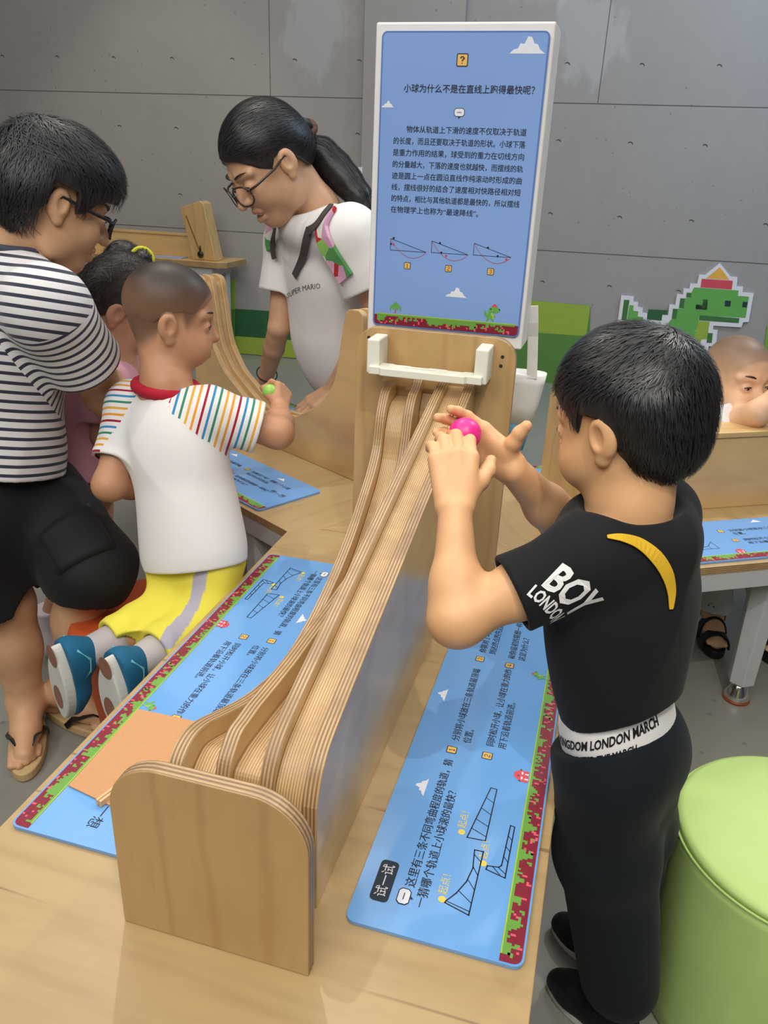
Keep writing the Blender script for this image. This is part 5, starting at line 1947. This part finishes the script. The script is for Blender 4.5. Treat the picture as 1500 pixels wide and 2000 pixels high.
base_m = np.array(man.location)
mp = SDF()
mp.ell(Pm - MU * .01, [.13, .150, .15], MR, .05)
hA = KA * .97 + HA * .03; dA = nrm(KA - HA)
dC = nrm(AA - KA)
mp.chain([HA, KA + dA * .005], [.116, .092], .05); mp.chain([KA + dA * .005, KA + dC * .10], [.092, .080], .04)
mp.chain([HBp, KB * 1.0], [.110, .092], .05)
mp.disp(folds(.011, 14, 44))
eA = KA + dC * .055; dcA = nrm(dC * .9 + dA * .25)
mp.cut(eA, dcA, eA + dcA * .11, .15); mp.cap(eA - dcA * .015, eA + dcA * .12, .072, .074, .004, 's')
dB = nrm(KB - HBp); eB = KB - dB * .0
mp.cut(eB, dB, eB + dB * .08, .15); mp.cap(eB - dB * .03, eB + dB * .12, .072, .076, .004, 's')
mp.plane(Pm + MU * .105, MU)
mshorts = mp.build('cargo_shorts', fabric('black_nylon', srgb(24, 24, 25), .7, 500), man, .005)
corner = [surf(mp, p, .0) for p in ((72, 1050), (172, 985), (222, 1070), (118, 1122))]
grid = [[None] * 9 for _ in range(9)]
for i in range(9):
    for j in range(9):
        a_, b2 = i / 8, j / 8
        p = (corner[0] * (1 - a_) + corner[1] * a_) * (1 - b2) + (corner[3] * (1 - a_) + corner[2] * a_) * b2
        for _ in range(12):
            g_ = mp.grad(p[None])[0]; p = p - g_ * float(mp(p[None])[0] - .006) * .8
        grid[i][j] = p
b = MB()
flat_ = [grid[i][j] - base_m for i in range(9) for j in range(9)]
inner = [grid[i][j] - mp.grad(grid[i][j][None])[0] * .012 - base_m for i in range(9) for j in range(9)]
fs_ = [(i * 9 + j, i * 9 + j + 1, (i + 1) * 9 + j + 1, (i + 1) * 9 + j) for i in range(8) for j in range(8)]
rim_ = [(i, 0) for i in range(9)] + [(8, j) for j in range(1, 9)] + [(i, 8) for i in range(7, -1, -1)] + [(0, j) for j in range(7, 0, -1)]
ids_ = [i * 9 + j for i, j in rim_]
fs2 = [(ids_[k], ids_[(k + 1) % 32], 81 + ids_[(k + 1) % 32], 81 + ids_[k]) for k in range(32)]
b.add(flat_ + inner, fs_ + fs2)
b.build('cargo_pocket', fabric('black_nylon_pocket', srgb(22, 22, 23), .7, 500), man, smooth=True, weld=True)
M_TANSOLE = plain('tan_sole', srgb(196, 168, 120), .6, .06)
for A_, fd in ((AA, nrm((.90, -.1, 0))), (AB, nrm((.55, -.80, 0)))):
    lf = np.cross(Z, fd); n = 36
    A0 = np.array([A_[0], A_[1], 0.001])
    pts = [(math.cos(6.283 * i / n) * .125 + .052, math.sin(6.283 * i / n) * (.040 + .006 * math.cos(6.283 * i / n))) for i in range(n)]
    b = MB()
    b.prism(pts, lambda p: A0 + fd * p[0] + lf * p[1] - base, lambda p: A0 + fd * p[0] + lf * p[1] + Z * .022 - base, 0, 0)
    b.build('flip_flop_sole', M_TANSOLE, man, bevel=.004, seg=3)
    b = MB()
    t0 = A0 + fd * .135 + lf * .008 + Z * .026
    for sg in (1, -1):
        b.ribbon([t0 - base, A0 + fd * .10 + lf * sg * .024 + Z * .062 - base, A0 + fd * .05 + lf * sg * .040 + Z * .042 - base, A0 + fd * .03 + lf * sg * .043 + Z * .018 - base], fd + Z * .3, .014, .004)
    b.build('flip_flop_strap', M_BLACK, man)


def glasses(H, root, mat, rx=.026, rz=.019, dz=-.006, thick=.0022, sq=.75):
    base = np.array(root.location); s = H.s
    b = MB()
    def rim(q, n=28):
        out = []
        for i in range(n + 1):
            a = 2 * math.pi * i / n
            ca, sa = math.cos(a), math.sin(a)
            l = q * .0335 + math.copysign(abs(ca) ** sq, ca) * rx
            u = dz + math.copysign(abs(sa) ** sq, sa) * rz
            out.append(H.p(.113 - (abs(l) / .06) ** 2 * .014, l, u) - base)
        return out
    for q in (1, -1):
        b.tube(rim(q), thick * s, 8)
        pts = [H.p(.113 - .016, q * .0605, dz + .008), H.p(.085, q * .076, dz + .010), H.p(.03, q * .082, dz + .012), H.p(-.005, q * .083, .010), H.p(-.03, q * .080, -.012)]
        b.tube([p - base for p in pts], [thick * 1.3 * s] * 5, 8)
    b.tube([H.p(.1125, .009, dz + .004) - base, H.p(.116, 0, dz + .007) - base, H.p(.1125, -.009, dz + .004) - base], thick * s, 8)
    fr = b.build('glasses_frame', mat, root, smooth=True)
    for q in (1, -1):
        b = MB(); r = rim(q); b.add(r[:-1], [tuple(range(len(r) - 1))])
        b.build('lens', M_LENS, fr)


t_ = NT('lens_glass'); t_.b.inputs['Transmission Weight'].default_value = 1.0; t_.b.inputs['IOR'].default_value = 1.03
M_LENS = t_.set((1, 1, 1, 1), .02)
glasses(HM, man, M_BLACK, thick=.0026)


def full_hair(H, root, name, mat, line_f, line_u, rad=(.108, .090, .099), extra=(), crown=(-.05, 0, .12), n=6000, steps=8, step=.006, seed=1, down=.9, fwd=.5, min_h=.006, width=.0018, off=.001, lift=.0004, jit=.25, h=.004, flow=None, slack=.02):
    hs = SDF()
    hs.ell(H.p(-.012, 0, .036), np.array(rad) * H.s, H.R, .01)
    for (c, r, k) in extra: hs.ell(H.p(*c), np.array(r) * H.s, H.R, k)
    nbase = len(hs.ops)
    def hl(v):
        q = H.loc(v)
        return q[:, 2] - np.interp(q[:, 0], line_f, line_u)
    hs.disp(folds(.0025, 80, seed + 5))
    hs.disp(lambda P, d: np.maximum(d, (-hl(P) * .5 * H.s).astype(F32)))
    hv = hs.poly(h)
    sm = SDF(); sm.ops = hs.ops[:nbase]
    rng = np.random.RandomState(seed)
    cw = H.p(*crown)
    def fl(P):
        r = P - cw; r /= np.linalg.norm(r, axis=1, keepdims=True) + 1e-6
        q = H.loc(P)
        return r + np.where(q[:, 2:3] > .06, H.f * fwd, -H.u * down)
    cand = hv[0][rng.choice(len(hv[0]), n)]
    cand = cand[hl(cand) > min_h]
    st_ = strands(sm, cand, flow or fl, steps, step, off, lift, width, rng, jit, keep=ear_clear(H, line_f, line_u, slack))
    v, q = join(hv, st_)
    return mesh_obj(name, v, q, mat, root), sm


M_HAIRM = hair_mat('black_hair_some_grey', srgb(34, 34, 36), .45)
full_hair(HM, man, 'hair', M_HAIRM, [-.13, -.07, -.048, -.032, -.024, .018, .024, .040, .055, .075, .10], [-.070, -.072, -.055, -.02, .030, .028, -.010, -.004, .020, .034, .040],
          rad=(.116, .096, .108), extra=(((-.045, 0, .0), (.085, .086, .085), .03), ((.03, 0, .065), (.075, .08, .06), .03)), seed=3, n=7000, step=.0075, steps=8, width=.0018, off=.0025, lift=.0007, jit=.35)

# ------------------------------------------------------------------ woman bending over the left arm of the table
wom = thing('person', 'woman with ponytail, glasses, white t-shirt and backpack bending over left arm of table', 'person', (-.55, .95, 0))
FWm = nrm((-.62, -.785, 0)); LWm = np.cross(Z, FWm)
hf, hu = tilt(FWm, 37, -4)
HW = Frame(at_d((524, 318), 2.34), hf, hu, 1.32)
TFw = nrm((-.62, -.79, 0)); TLw = np.cross(Z, TFw)
Nw = at_d((622, 418), 2.47)
Lsw = Nw + TLw * .185 - Z * .055; Rsw = Nw - TLw * .185 - Z * .10
Rew = at_d((545, 640), 2.72); Rww = at_d((520, 735), 2.93)
Lew = at_d((745, 600), 2.42); Lww = at_d((655, 760), 2.66)
Pw = at_d((690, 830), 2.92)
ws = SDF()
head_sdf(ws, HW, child=False, mouth_open=.005, eye_open=.8)
ws.chain([HW.p(-.035, 0, -.03), Nw + Z * .01, Nw - Z * .07], [.062, .062, .075], .04)
ws.chain([Nw - Z * .11 - TFw * .03, (Nw + Pw) / 2, Pw], [.08, .10, .11], .04)
ws.chain([Nw - Z * .06, Rsw, (Rsw + Rew) / 2, Rew], [.06, .052, .044, .037], .015)
ws.chain([Rew, Rew * .6 + Rww * .4, Rww], [.037, .037, .028], .012)
ws.chain([Nw - Z * .06, Lsw, Lew, Lww], [.06, .058, .048, .036], .03)
hand_sdf(ws, Rww, nrm(at_z((508, 757), ZT + .028) - Rww), -Z, nrm(RT), .20, curl=((12, 18, 12),) * 4)
hand_sdf(ws, Lww, nrm(at_d((612, 786), 2.66) - Lww), -Z * .7 + FW * .2, -RT, .20, curl=((14, 18, 12),) * 4)
for sg in (1, -1):
    hp = Pw + TLw * sg * .09; kn = V3(hp[0] + .02, hp[1] + .06, .42 * 1.1); an = V3(kn[0] + .0, kn[1] + .06, .09)
    ws.chain([hp, kn, an], [.09, .06, .04], .03)
    ws.chain([an - Z * .03, an + TFw * .12 - Z * .05], [.04, .03], .03)
ws.build('body', M_SKIN_WOMAN, wom, .0038, {'lip': lip_fn(HW), 'hairmask': zero})
face_parts(HW, wom, False, closed=.8, hair_mat=M_HAIRB, gaze=(0, -.003))
# smile: a row of teeth between the lips
b = MB(); base = np.array(wom.location)
rotw = Matrix([list(r) for r in HW.R]).transposed()
b.ellipsoid(HW.p(.081, 0, -.0705) - base, (.008 * HW.s, .016 * HW.s, .0042 * HW.s), 0, rotw, 16, 8)
b.build('teeth', plain('teeth', srgb(226, 220, 210), .3, .02), wom, smooth=True)
M_BROWNF = plain('brown_glasses', srgb(58, 42, 34), .25, .1)
glasses(HW, wom, M_BROWNF, rx=.029, rz=.023, dz=-.010, thick=.0021, sq=.85)

wt = SDF()
WU = nrm(Nw - Pw); WRr = np.stack([nrm(TFw - WU * (TFw @ WU)), nrm(TLw - WU * (TLw @ WU)), WU])
wt.ell(Nw - WU * .20, [.135, .185, .18], WRr, .05)
wt.ell(Nw * .45 + Pw * .55, [.155, .185, .24], WRr, .06)
wt.ell(Pw, [.15, .17, .16], WRr, .06)
rse_w = at_d((524, 566), 2.66); rdw = nrm(Rew - Rsw)
rse_w = Rsw + rdw * ((rse_w - Rsw) @ rdw)
wt.chain([Nw - Z * .055, Rsw], [.08, .078], .04)
lse_w = Lsw * .3 + Lew * .7; ldw = nrm(Lew - Lsw)
wt.chain([Nw - Z * .055, Lsw], [.085, .09], .04)
wt.disp(folds(.014, 11, 61, (1, 1, .45)))
sleeve(wt, [Rsw, rse_w + rdw * .04], [.078, .086], rse_w, rdw, .072, folds(.005, 18, 63)); sleeve(wt, [Lsw, lse_w + ldw * .02], [.09, .10], lse_w, ldw, .085)
wt.plane(Pw - WU * .10, nrm(-WU))
wt.ell(Nw - Z * .03 + TFw * .02, [.105, .13, .075], WRr, .03)
wt.ell(Nw + Z * .052 + TFw * .045, [.090, .086, .062], np.stack([nrm(TFw + Z * -.2), TLw, nrm(Z + TFw * .2)]), .012, 's')
wshirt = wt.build('t_shirt', M_WHITET, wom, .0055)
b = MB()
project(b, wt, 'SUPER MARIO', .020, surf(wt, (561, 583)), nrm(RT * .97 + FW * .0 - UP * .10), nrm(UP), -FW, 0, bold=0, base=base)
b.build('shirt_lettering', plain('grey_print', srgb(96, 98, 104), .8, .02), wshirt)
wl = SDF()
for sg in (1, -1):
    hp = Pw + TLw * sg * .09; kn = V3(hp[0] + .02, hp[1] + .06, .46); an = V3(kn[0], kn[1] + .06, .12)
    wl.chain([hp, kn, an], [.12, .10, .085], .04)
wl.ell(Pw - WU * .06, [.14, .165, .14], WRr, .05)
wl.disp(folds(.006, 15, 71)); wl.plane(Pw + WU * .0, WU)
wl.build('trousers', fabric('grey_trousers', srgb(92, 92, 96)), wom, .007)
# backpack behind her, padded patterned straps and grey webbing in front
M_PATT = NT('patterned_strap')
vo = M_PATT.n('ShaderNodeTexVoronoi'); vo.inputs['Scale'].default_value = 26.0; M_PATT.l(M_PATT.coord(), vo.inputs['Vector'])
M_PATTM = M_PATT.set(M_PATT.ramp(vo.outputs['Color'], [(0, srgb(206, 156, 186)), (.26, srgb(222, 222, 214)), (.4, srgb(84, 148, 84)), (.56, srgb(182, 38, 46)), (.66, srgb(214, 168, 196)), (.8, srgb(34, 32, 34)), (.88, srgb(140, 190, 90))], 'CONSTANT'), .8)
M_WEB = fabric('grey_webbing', srgb(72, 68, 66), .6)
bp_ = SDF()
bc = Nw - WU * .20 - WRr[0] * .20
bp_.ell(bc, [.11, .16, .21], WRr, .02)
bp_.build('backpack_bag', M_PATTM, wom, .006)
def strap(pxs, wd, th, mat, name, off=.006):
    pts = [surf(wt, p, off) if not isinstance(p, np.ndarray) else p for p in pxs]
    pts = [p for p in pts if abs(float(wt(p[None])[0])) < .03]
    G = [wt.grad(p[None])[0] for p in pts]
    ac = []
    for i, p in enumerate(pts):
        t = nrm(pts[min(i + 1, len(pts) - 1)] - pts[max(i - 1, 0)]); ac.append(np.cross(t, G[i]))
    pts = catmull(pts, 4); ac = [nrm(a) for a in catmull(ac, 4)]
    b = MB(); b.ribbon([p - base for p in pts], ac, wd, th)
    return b.build(name, mat, wom, bevel=.002)
strap([(660, 392), (646, 406), (634, 425), (628, 446), (633, 470), (648, 500), (662, 522), (676, 545)], .058, .012, M_PATTM, 'padded_strap')
strap([(648, 398), (634, 414), (622, 432), (612, 444), (600, 452)], .026, .004, M_WEB, 'webbing', .016)
strap([(604, 445), (598, 470), (592, 500), (583, 520), (574, 540)], .027, .004, M_WEB, 'webbing', .008)
strap([(532, 428), (529, 442), (527, 458), (527, 474), (530, 488)], .040, .010, M_PATTM, 'padded_strap')
strap([(538, 440), (535, 458), (532, 476), (533, 492), (536, 506)], .022, .004, M_WEB, 'webbing', .016)
M_SCR = fabric('brown_hair_tie', srgb(96, 66, 52), .7)
# hair pulled back into a low ponytail
tie = HW.p(-.118, .018, .012)
def flow_w(P):
    q = HW.loc(P)
    r = tie - P
    r /= np.linalg.norm(r, axis=1, keepdims=True) + 1e-6
    return r
hw_o, hw_s = full_hair(HW, wom, 'hair', M_HAIR, [-.13, -.09, -.06, -.03, -.012, .015, .028, .05, .075, .088, .1], [-.07, -.062, -.05, -.008, .022, .018, .000, .018, .052, .062, .07],
                       rad=(.103, .083, .092), extra=(((-.05, 0, .0), (.07, .074, .07), .03),), seed=8, n=5200, steps=10, step=.008, width=.0019, off=.0020, lift=.0, jit=.12, flow=flow_w, h=.005)
pt = SDF()
pts_px = [((600, 288), 2.42), ((628, 300), 2.44), ((652, 326), 2.45), ((676, 352), 2.45), ((700, 382), 2.44), ((716, 408), 2.44), ((722, 425), 2.45)]
PP = [tie] + [at_d(p, d) for p, d in pts_px]
pt.chain(PP, [.020, .030, .044, .048, .044, .036, .022, .006], .02)
pt.disp(folds(.005, 60, 5))
pv = pt.poly(.005)
rng = np.random.RandomState(9)
sm = SDF(); sm.ops = pt.ops[:-1]
PPa = np.array(PP)
def flow_t(P):
    dd = np.linalg.norm(P[:, None] - PPa[None], axis=2); i = np.clip(dd.argmin(1), 0, len(PP) - 2)
    return PPa[i + 1] - PPa[i]
stt = strands(sm, pv[0][rng.choice(len(pv[0]), 1400)], flow_t, 8, .012, .001, .0004, .0018, rng, .006)
v, q = join(pv, stt); mesh_obj('ponytail', v, q, M_HAIR, wom)
b = MB()
td = nrm(PP[1] - PP[0]); ta = nrm(np.cross(td, Z)); tb = np.cross(td, ta)
b.tube([tie + td * .012 + (ta * math.cos(a) + tb * math.sin(a)) * .026 - base for a in np.linspace(0, 2 * math.pi, 25)], .011, 8)
b.build('hair_tie', M_SCR, wom, smooth=True)
b = MB()
wr = nrm(Rww - Rew); wa = nrm(np.cross(wr, Z)); wb_ = np.cross(wr, wa)
b.tube([Rww - wr * .015 + (wa * math.cos(a) + wb_ * math.sin(a)) * .038 - base for a in np.linspace(0, 2 * math.pi, 25)], .0025, 6)
b.build('wrist_band', M_BLACK, wom, smooth=True)

# ------------------------------------------------------------------ girl in pink between the adult and the kneeling child
girl = thing('person', 'girl in pink dress with high ponytail bending forward behind the kneeling child', 'person', (-.92, -.05, 0))
FG = nrm((.90, .43, 0)); LG = np.cross(Z, FG)
hf, hu = tilt(FG, 38, 0)
HG = Frame(at_d((243, 602), 1.96), hf, hu, 1.02)
Ng = at_d((214, 690), 1.96); Pg = at_d((165, 905), 2.02)
gs = SDF()
head_sdf(gs, HG, child=True, chub=.004)
gs.chain([HG.p(-.03, 0, -.03), Ng, Ng - Z * .06], [.045, .045, .06], .03)
gs.chain([Ng - Z * .07, Pg], [.07, .08], .03)
Rg = Ng - LG * .11 - Z * .05; Lg = Ng + LG * .11 - Z * .05
Reg = at_d((205, 850), 1.90); Rwg = at_d((290, 870), 1.92)
gs.chain([Ng - Z * .05, Rg, Reg, Rwg], [.04, .038, .031, .023], .02)
Leg_ = Lg + FG * .14 - Z * .12; Lwg = Leg_ + FG * .15 - Z * .02
gs.chain([Ng - Z * .05, Lg, Leg_, Lwg], [.04, .038, .031, .023], .02)
hand_sdf(gs, Rwg, nrm(Rwg - Reg), -Z, LG, .12); hand_sdf(gs, Lwg, nrm(Lwg - Leg_), -Z, -LG, .12)
for sg, ax in ((1, at_z((150, 1215), .10)), (-1, at_z((98, 1222), .10))):
    hp = Pg + LG * sg * .05 - Z * .04
    gs.chain([hp, (hp + ax) / 2 + FG * .03, ax], [.062, .046, .032], .02)
gs.build('body', M_SKIN_GIRL, girl, .0045, {'lip': lip_fn(HG, True), 'hairmask': zero})
face_parts(HG, girl, True, closed=.9)
gd = SDF()
GU = nrm(Ng - Pg); GR = np.stack([nrm(FG - GU * (FG @ GU)), nrm(LG - GU * (LG @ GU)), GU])
gd.ell(Ng - GU * .10, [.09, .115, .11], GR, .03)
gd.chain([Ng - GU * .12, Ng * .4 + Pg * .6, Pg - GU * .03], [.092, .105, .135], .05)
gd.chain([Ng - Z * .05, Rg], [.05, .054], .03); gd.chain([Ng - Z * .05, Lg, Lg * .3 + Leg_ * .7], [.05, .054, .058], .03)
gd.disp(folds(.006, 20, 81, (1, 1, .4)))
gd.plane(Pg - GU * .015, nrm(-GU), .004)
e_ = Rg * .25 + Reg * .75; dd = nrm(Reg - Rg)
sleeve(gd, [Rg, Rg * .2 + Reg * .8], [.054, .058], e_, dd, .047)
gd.ell(Ng + Z * .02 + FG * .01, [.064, .06, .045], np.stack([FG, LG, Z]), .01, 's')
gd.build('dress', fabric('pink_cotton', srgb(206, 150, 164), .85), girl, .0048)
full_hair(HG, girl, 'hair', M_HAIRB, [-.13, -.06, -.03, -.012, .015, .03, .05, .075, .10], [-.07, -.06, -.03, .018, .012, -.03, -.015, .040, .055],
          rad=(.104, .086, .094), extra=(((-.05, 0, .0), (.07, .076, .075), .03),), seed=12, n=3500, steps=9, step=.008, width=.0017, off=.001, lift=.0, jit=.10, h=.005,
          flow=lambda P: HG.p(-.03, 0, .15) - P)
bun = SDF()
b0 = HG.p(-.030, 0, .125)
BP = [b0, at_d((262, 512), 1.99), at_d((240, 502), 2.0), at_d((225, 522), 2.0), at_d((218, 552), 2.0), at_d((216, 580), 1.99)]
bun.chain(BP, [.020, .030, .036, .034, .026, .010], .02)
bun.disp(folds(.004, 70, 3))
bv = bun.poly(.0045); smb = SDF(); smb.ops = bun.ops[:-1]; BPa = np.array(BP)
def flow_u(P):
    dd = np.linalg.norm(P[:, None] - BPa[None], axis=2); i = np.clip(dd.argmin(1), 0, len(BP) - 2)
    return BPa[i + 1] - BPa[i]
stg = strands(smb, bv[0][rng.choice(len(bv[0]), 900)], flow_u, 7, .010, .001, .0008, .0018, rng, .012)
v, q = join(bv, stg); mesh_obj('ponytail', v, q, M_HAIR, girl)
b = MB(); base = np.array(girl.location)
td = nrm(BP[1] - BP[0]); ta = nrm(np.cross(td, FG)); tb = np.cross(td, ta)
b.tube([b0 + td * .008 + (ta * math.cos(a) + tb * math.sin(a)) * .025 - base for a in np.linspace(0, 2 * math.pi, 21)], .006, 8)
b.build('hair_tie', fabric('yellow_hair_tie', srgb(214, 214, 60), .6), girl, smooth=True)
M_SOCK = fabric('white_sock', srgb(214, 206, 214), .9)
for ax in (at_z((150, 1215), .10), at_z((98, 1222), .10)):
    sk = SDF(); sk.chain([ax + Z * .05, ax - Z * .04], [.040, .037], .02)
    sk.chain([ax - Z * .045, V3(ax[0], ax[1], .035) + FG * .10], [.038, .030], .03)
    sk.plane(V3(0, 0, .001), -Z, .002); sk.plane(ax + Z * .055, Z, .002)
    sk.build('sock', M_SOCK, girl, .0045)

# ------------------------------------------------------------------ toddler behind the low box on the right
tod = thing('person', 'toddler in white shirt and black sandals reaching over the low box on the right', 'person', (.70, .66, 0))
FT = nrm((.575, -.815, 0)); LT_ = np.cross(Z, FT)
hf, hu = tilt(FT, 0, 0)
HT = Frame(at_d((1440, 742), 2.2), hf, hu, 1.02)
Nt = at_d((1436, 815), 2.26); Pt = V3(.555, .925, .34)
TT = nrm((.5, -.86, 0)); TTl = np.cross(Z, TT)
Rt = Nt - TTl * .095 - Z * .03 ; Lt = Nt + TTl * .095 - Z * .03
Rt = at_d((1414, 832), 2.17)
Ret = at_d((1478, 808), 2.08); Rwt = at_d((1530, 762), 2.06)
ts = SDF()
head_sdf(ts, HT, child=True, chub=.008, mouth_open=.003, eye_open=.9)
ts.chain([HT.p(-.03, 0, -.03), Nt, Nt - Z * .05], [.045, .046, .06], .03)
ts.chain([Nt - Z * .06, Pt], [.075, .085], .03)
ts.chain([Nt - Z * .03, Rt, Ret, Rwt], [.04, .037, .032, .024], .02)
ts.chain([Nt - Z * .03, Lt, Lt + TT * .12 - Z * .1], [.04, .037, .030], .02)
hand_sdf(ts, Rwt, nrm(Rwt - Ret), -Z, LT_, .11)
sA = at_z((1392, 1196), .085)
sB = V3(sA[0] + .16, sA[1] + .02, .085)
for ax, sg in ((sA, -1), (sB, 1)):
    hp = Pt + TTl * sg * .05; kn = V3(ax[0] * .8 + hp[0] * .2, ax[1] + .10, .29)
    ts.chain([hp, kn, ax], [.06, .046, .029], .02)
    ts.chain([ax, V3(ax[0], ax[1], .050) + nrm((.1, -1, 0)) * .05, V3(ax[0], ax[1], .044) + nrm((.1, -1, 0)) * .10], [.029, .026, .020], .02)
    for i in range(5):
        o_ = V3(ax[0] - .022 + i * .011, ax[1], .042) + nrm((.1, -1, 0)) * (.098 - abs(i - 2) * .004)
        ts.cap(o_, o_ + nrm((.1, -1, 0)) * .018, .0075, .0068, .004)
ts.build('body', M_SKIN_TOD, tod, .0032, {'lip': lip_fn(HT, True), 'hairmask': buzz(HT, .80, .10)})
face_parts(HT, tod, True, closed=.9, hair_mat=M_HAIRB)
tt = SDF()
tt.chain([Nt - Z * .085, Nt * .5 + Pt * .5, Pt], [.092, .098, .10], .04)
tt.chain([Nt - Z * .035, Rt], [.048, .050], .03)
tt.chain([Nt - Z * .035, Lt, Lt + TT * .06 - Z * .05], [.048, .050, .052], .03)
tt.disp(folds(.004, 22, 91))
e_ = Rt * .62 + Ret * .38; dd = nrm(Ret - Rt)
sleeve(tt, [Rt, Rt * .5 + Ret * .5], [.050, .052], e_, dd, .042)
tt.ell(Nt + Z * .01, [.058, .058, .035], None, .01, 's')
tt.build('t_shirt', M_WHITET, tod, .0045)
tp = SDF()
for ax, sg in ((sA, -1), (sB, 1)):
    hp = Pt + TTl * sg * .05; kn = V3(ax[0] * .8 + hp[0] * .2, ax[1] + .10, .29)
    tp.chain([hp, kn, ax + Z * .02], [.085, .068, .052], .03)
    dd = -Z
    tp.cap(ax + Z * .03, ax - Z * .1, .040, .040, .004, 's')
    tp.cut(ax + Z * .018, -Z, ax - Z * .03, .09)
tp.disp(folds(.004, 24, 95)); tp.plane(Pt + Z * .04, Z)
tp.build('trousers', fabric('pale_grey_cotton', srgb(196, 202, 206)), tod, .0048)
base = np.array(tod.location)
for ax in (sA, sB):
    fd = nrm((.1, -1, 0)); lf = np.cross(Z, fd); A0 = V3(ax[0], ax[1], .001); n = 36
    b = MB()
    pts = [(math.cos(6.283 * i / n) * .082 + .045, math.sin(6.283 * i / n) * (.036 + .004 * math.cos(6.283 * i / n))) for i in range(n)]
    b.prism(pts, lambda p: A0 + fd * p[0] + lf * p[1] - base, lambda p: A0 + fd * p[0] * 1.0 + lf * p[1] + Z * .026 - base, 0, 0)
    for k in range(6):
        a = -.9 + k * .36
        b.ellipsoid(A0 + fd * (.045 - .075 * math.cos(a * .9)) + lf * (-.036 * math.sin(a + 1.0)) + Z * .013 - base, (.014, .012, .013), 0, None, 10, 6)
    b.build('sandal_sole', M_BLACK, tod, bevel=.004, seg=2)
    b = MB()
    for f_, hh, w_ in ((.030, .090, .032), (.085, .066, .032)):
        arc = [A0 + fd * f_ + lf * (-.037 * math.cos(t)) + Z * (.02 + (hh - .02) * math.sin(t) ** .8) - base for t in np.linspace(.0, math.pi, 13)]
        b.ribbon(arc, fd, w_, .006)
    arc = [A0 - fd * (.035 * math.sin(t)) + lf * (-.037 * math.cos(t)) + Z * (.075 + .0 * t) - base for t in np.linspace(0, math.pi, 13)]
    b.ribbon(arc, Z, .030, .006)
    b.build('sandal_straps', fabric('black_neoprene', srgb(26, 26, 28), .6), tod, smooth=False, bevel=.001)
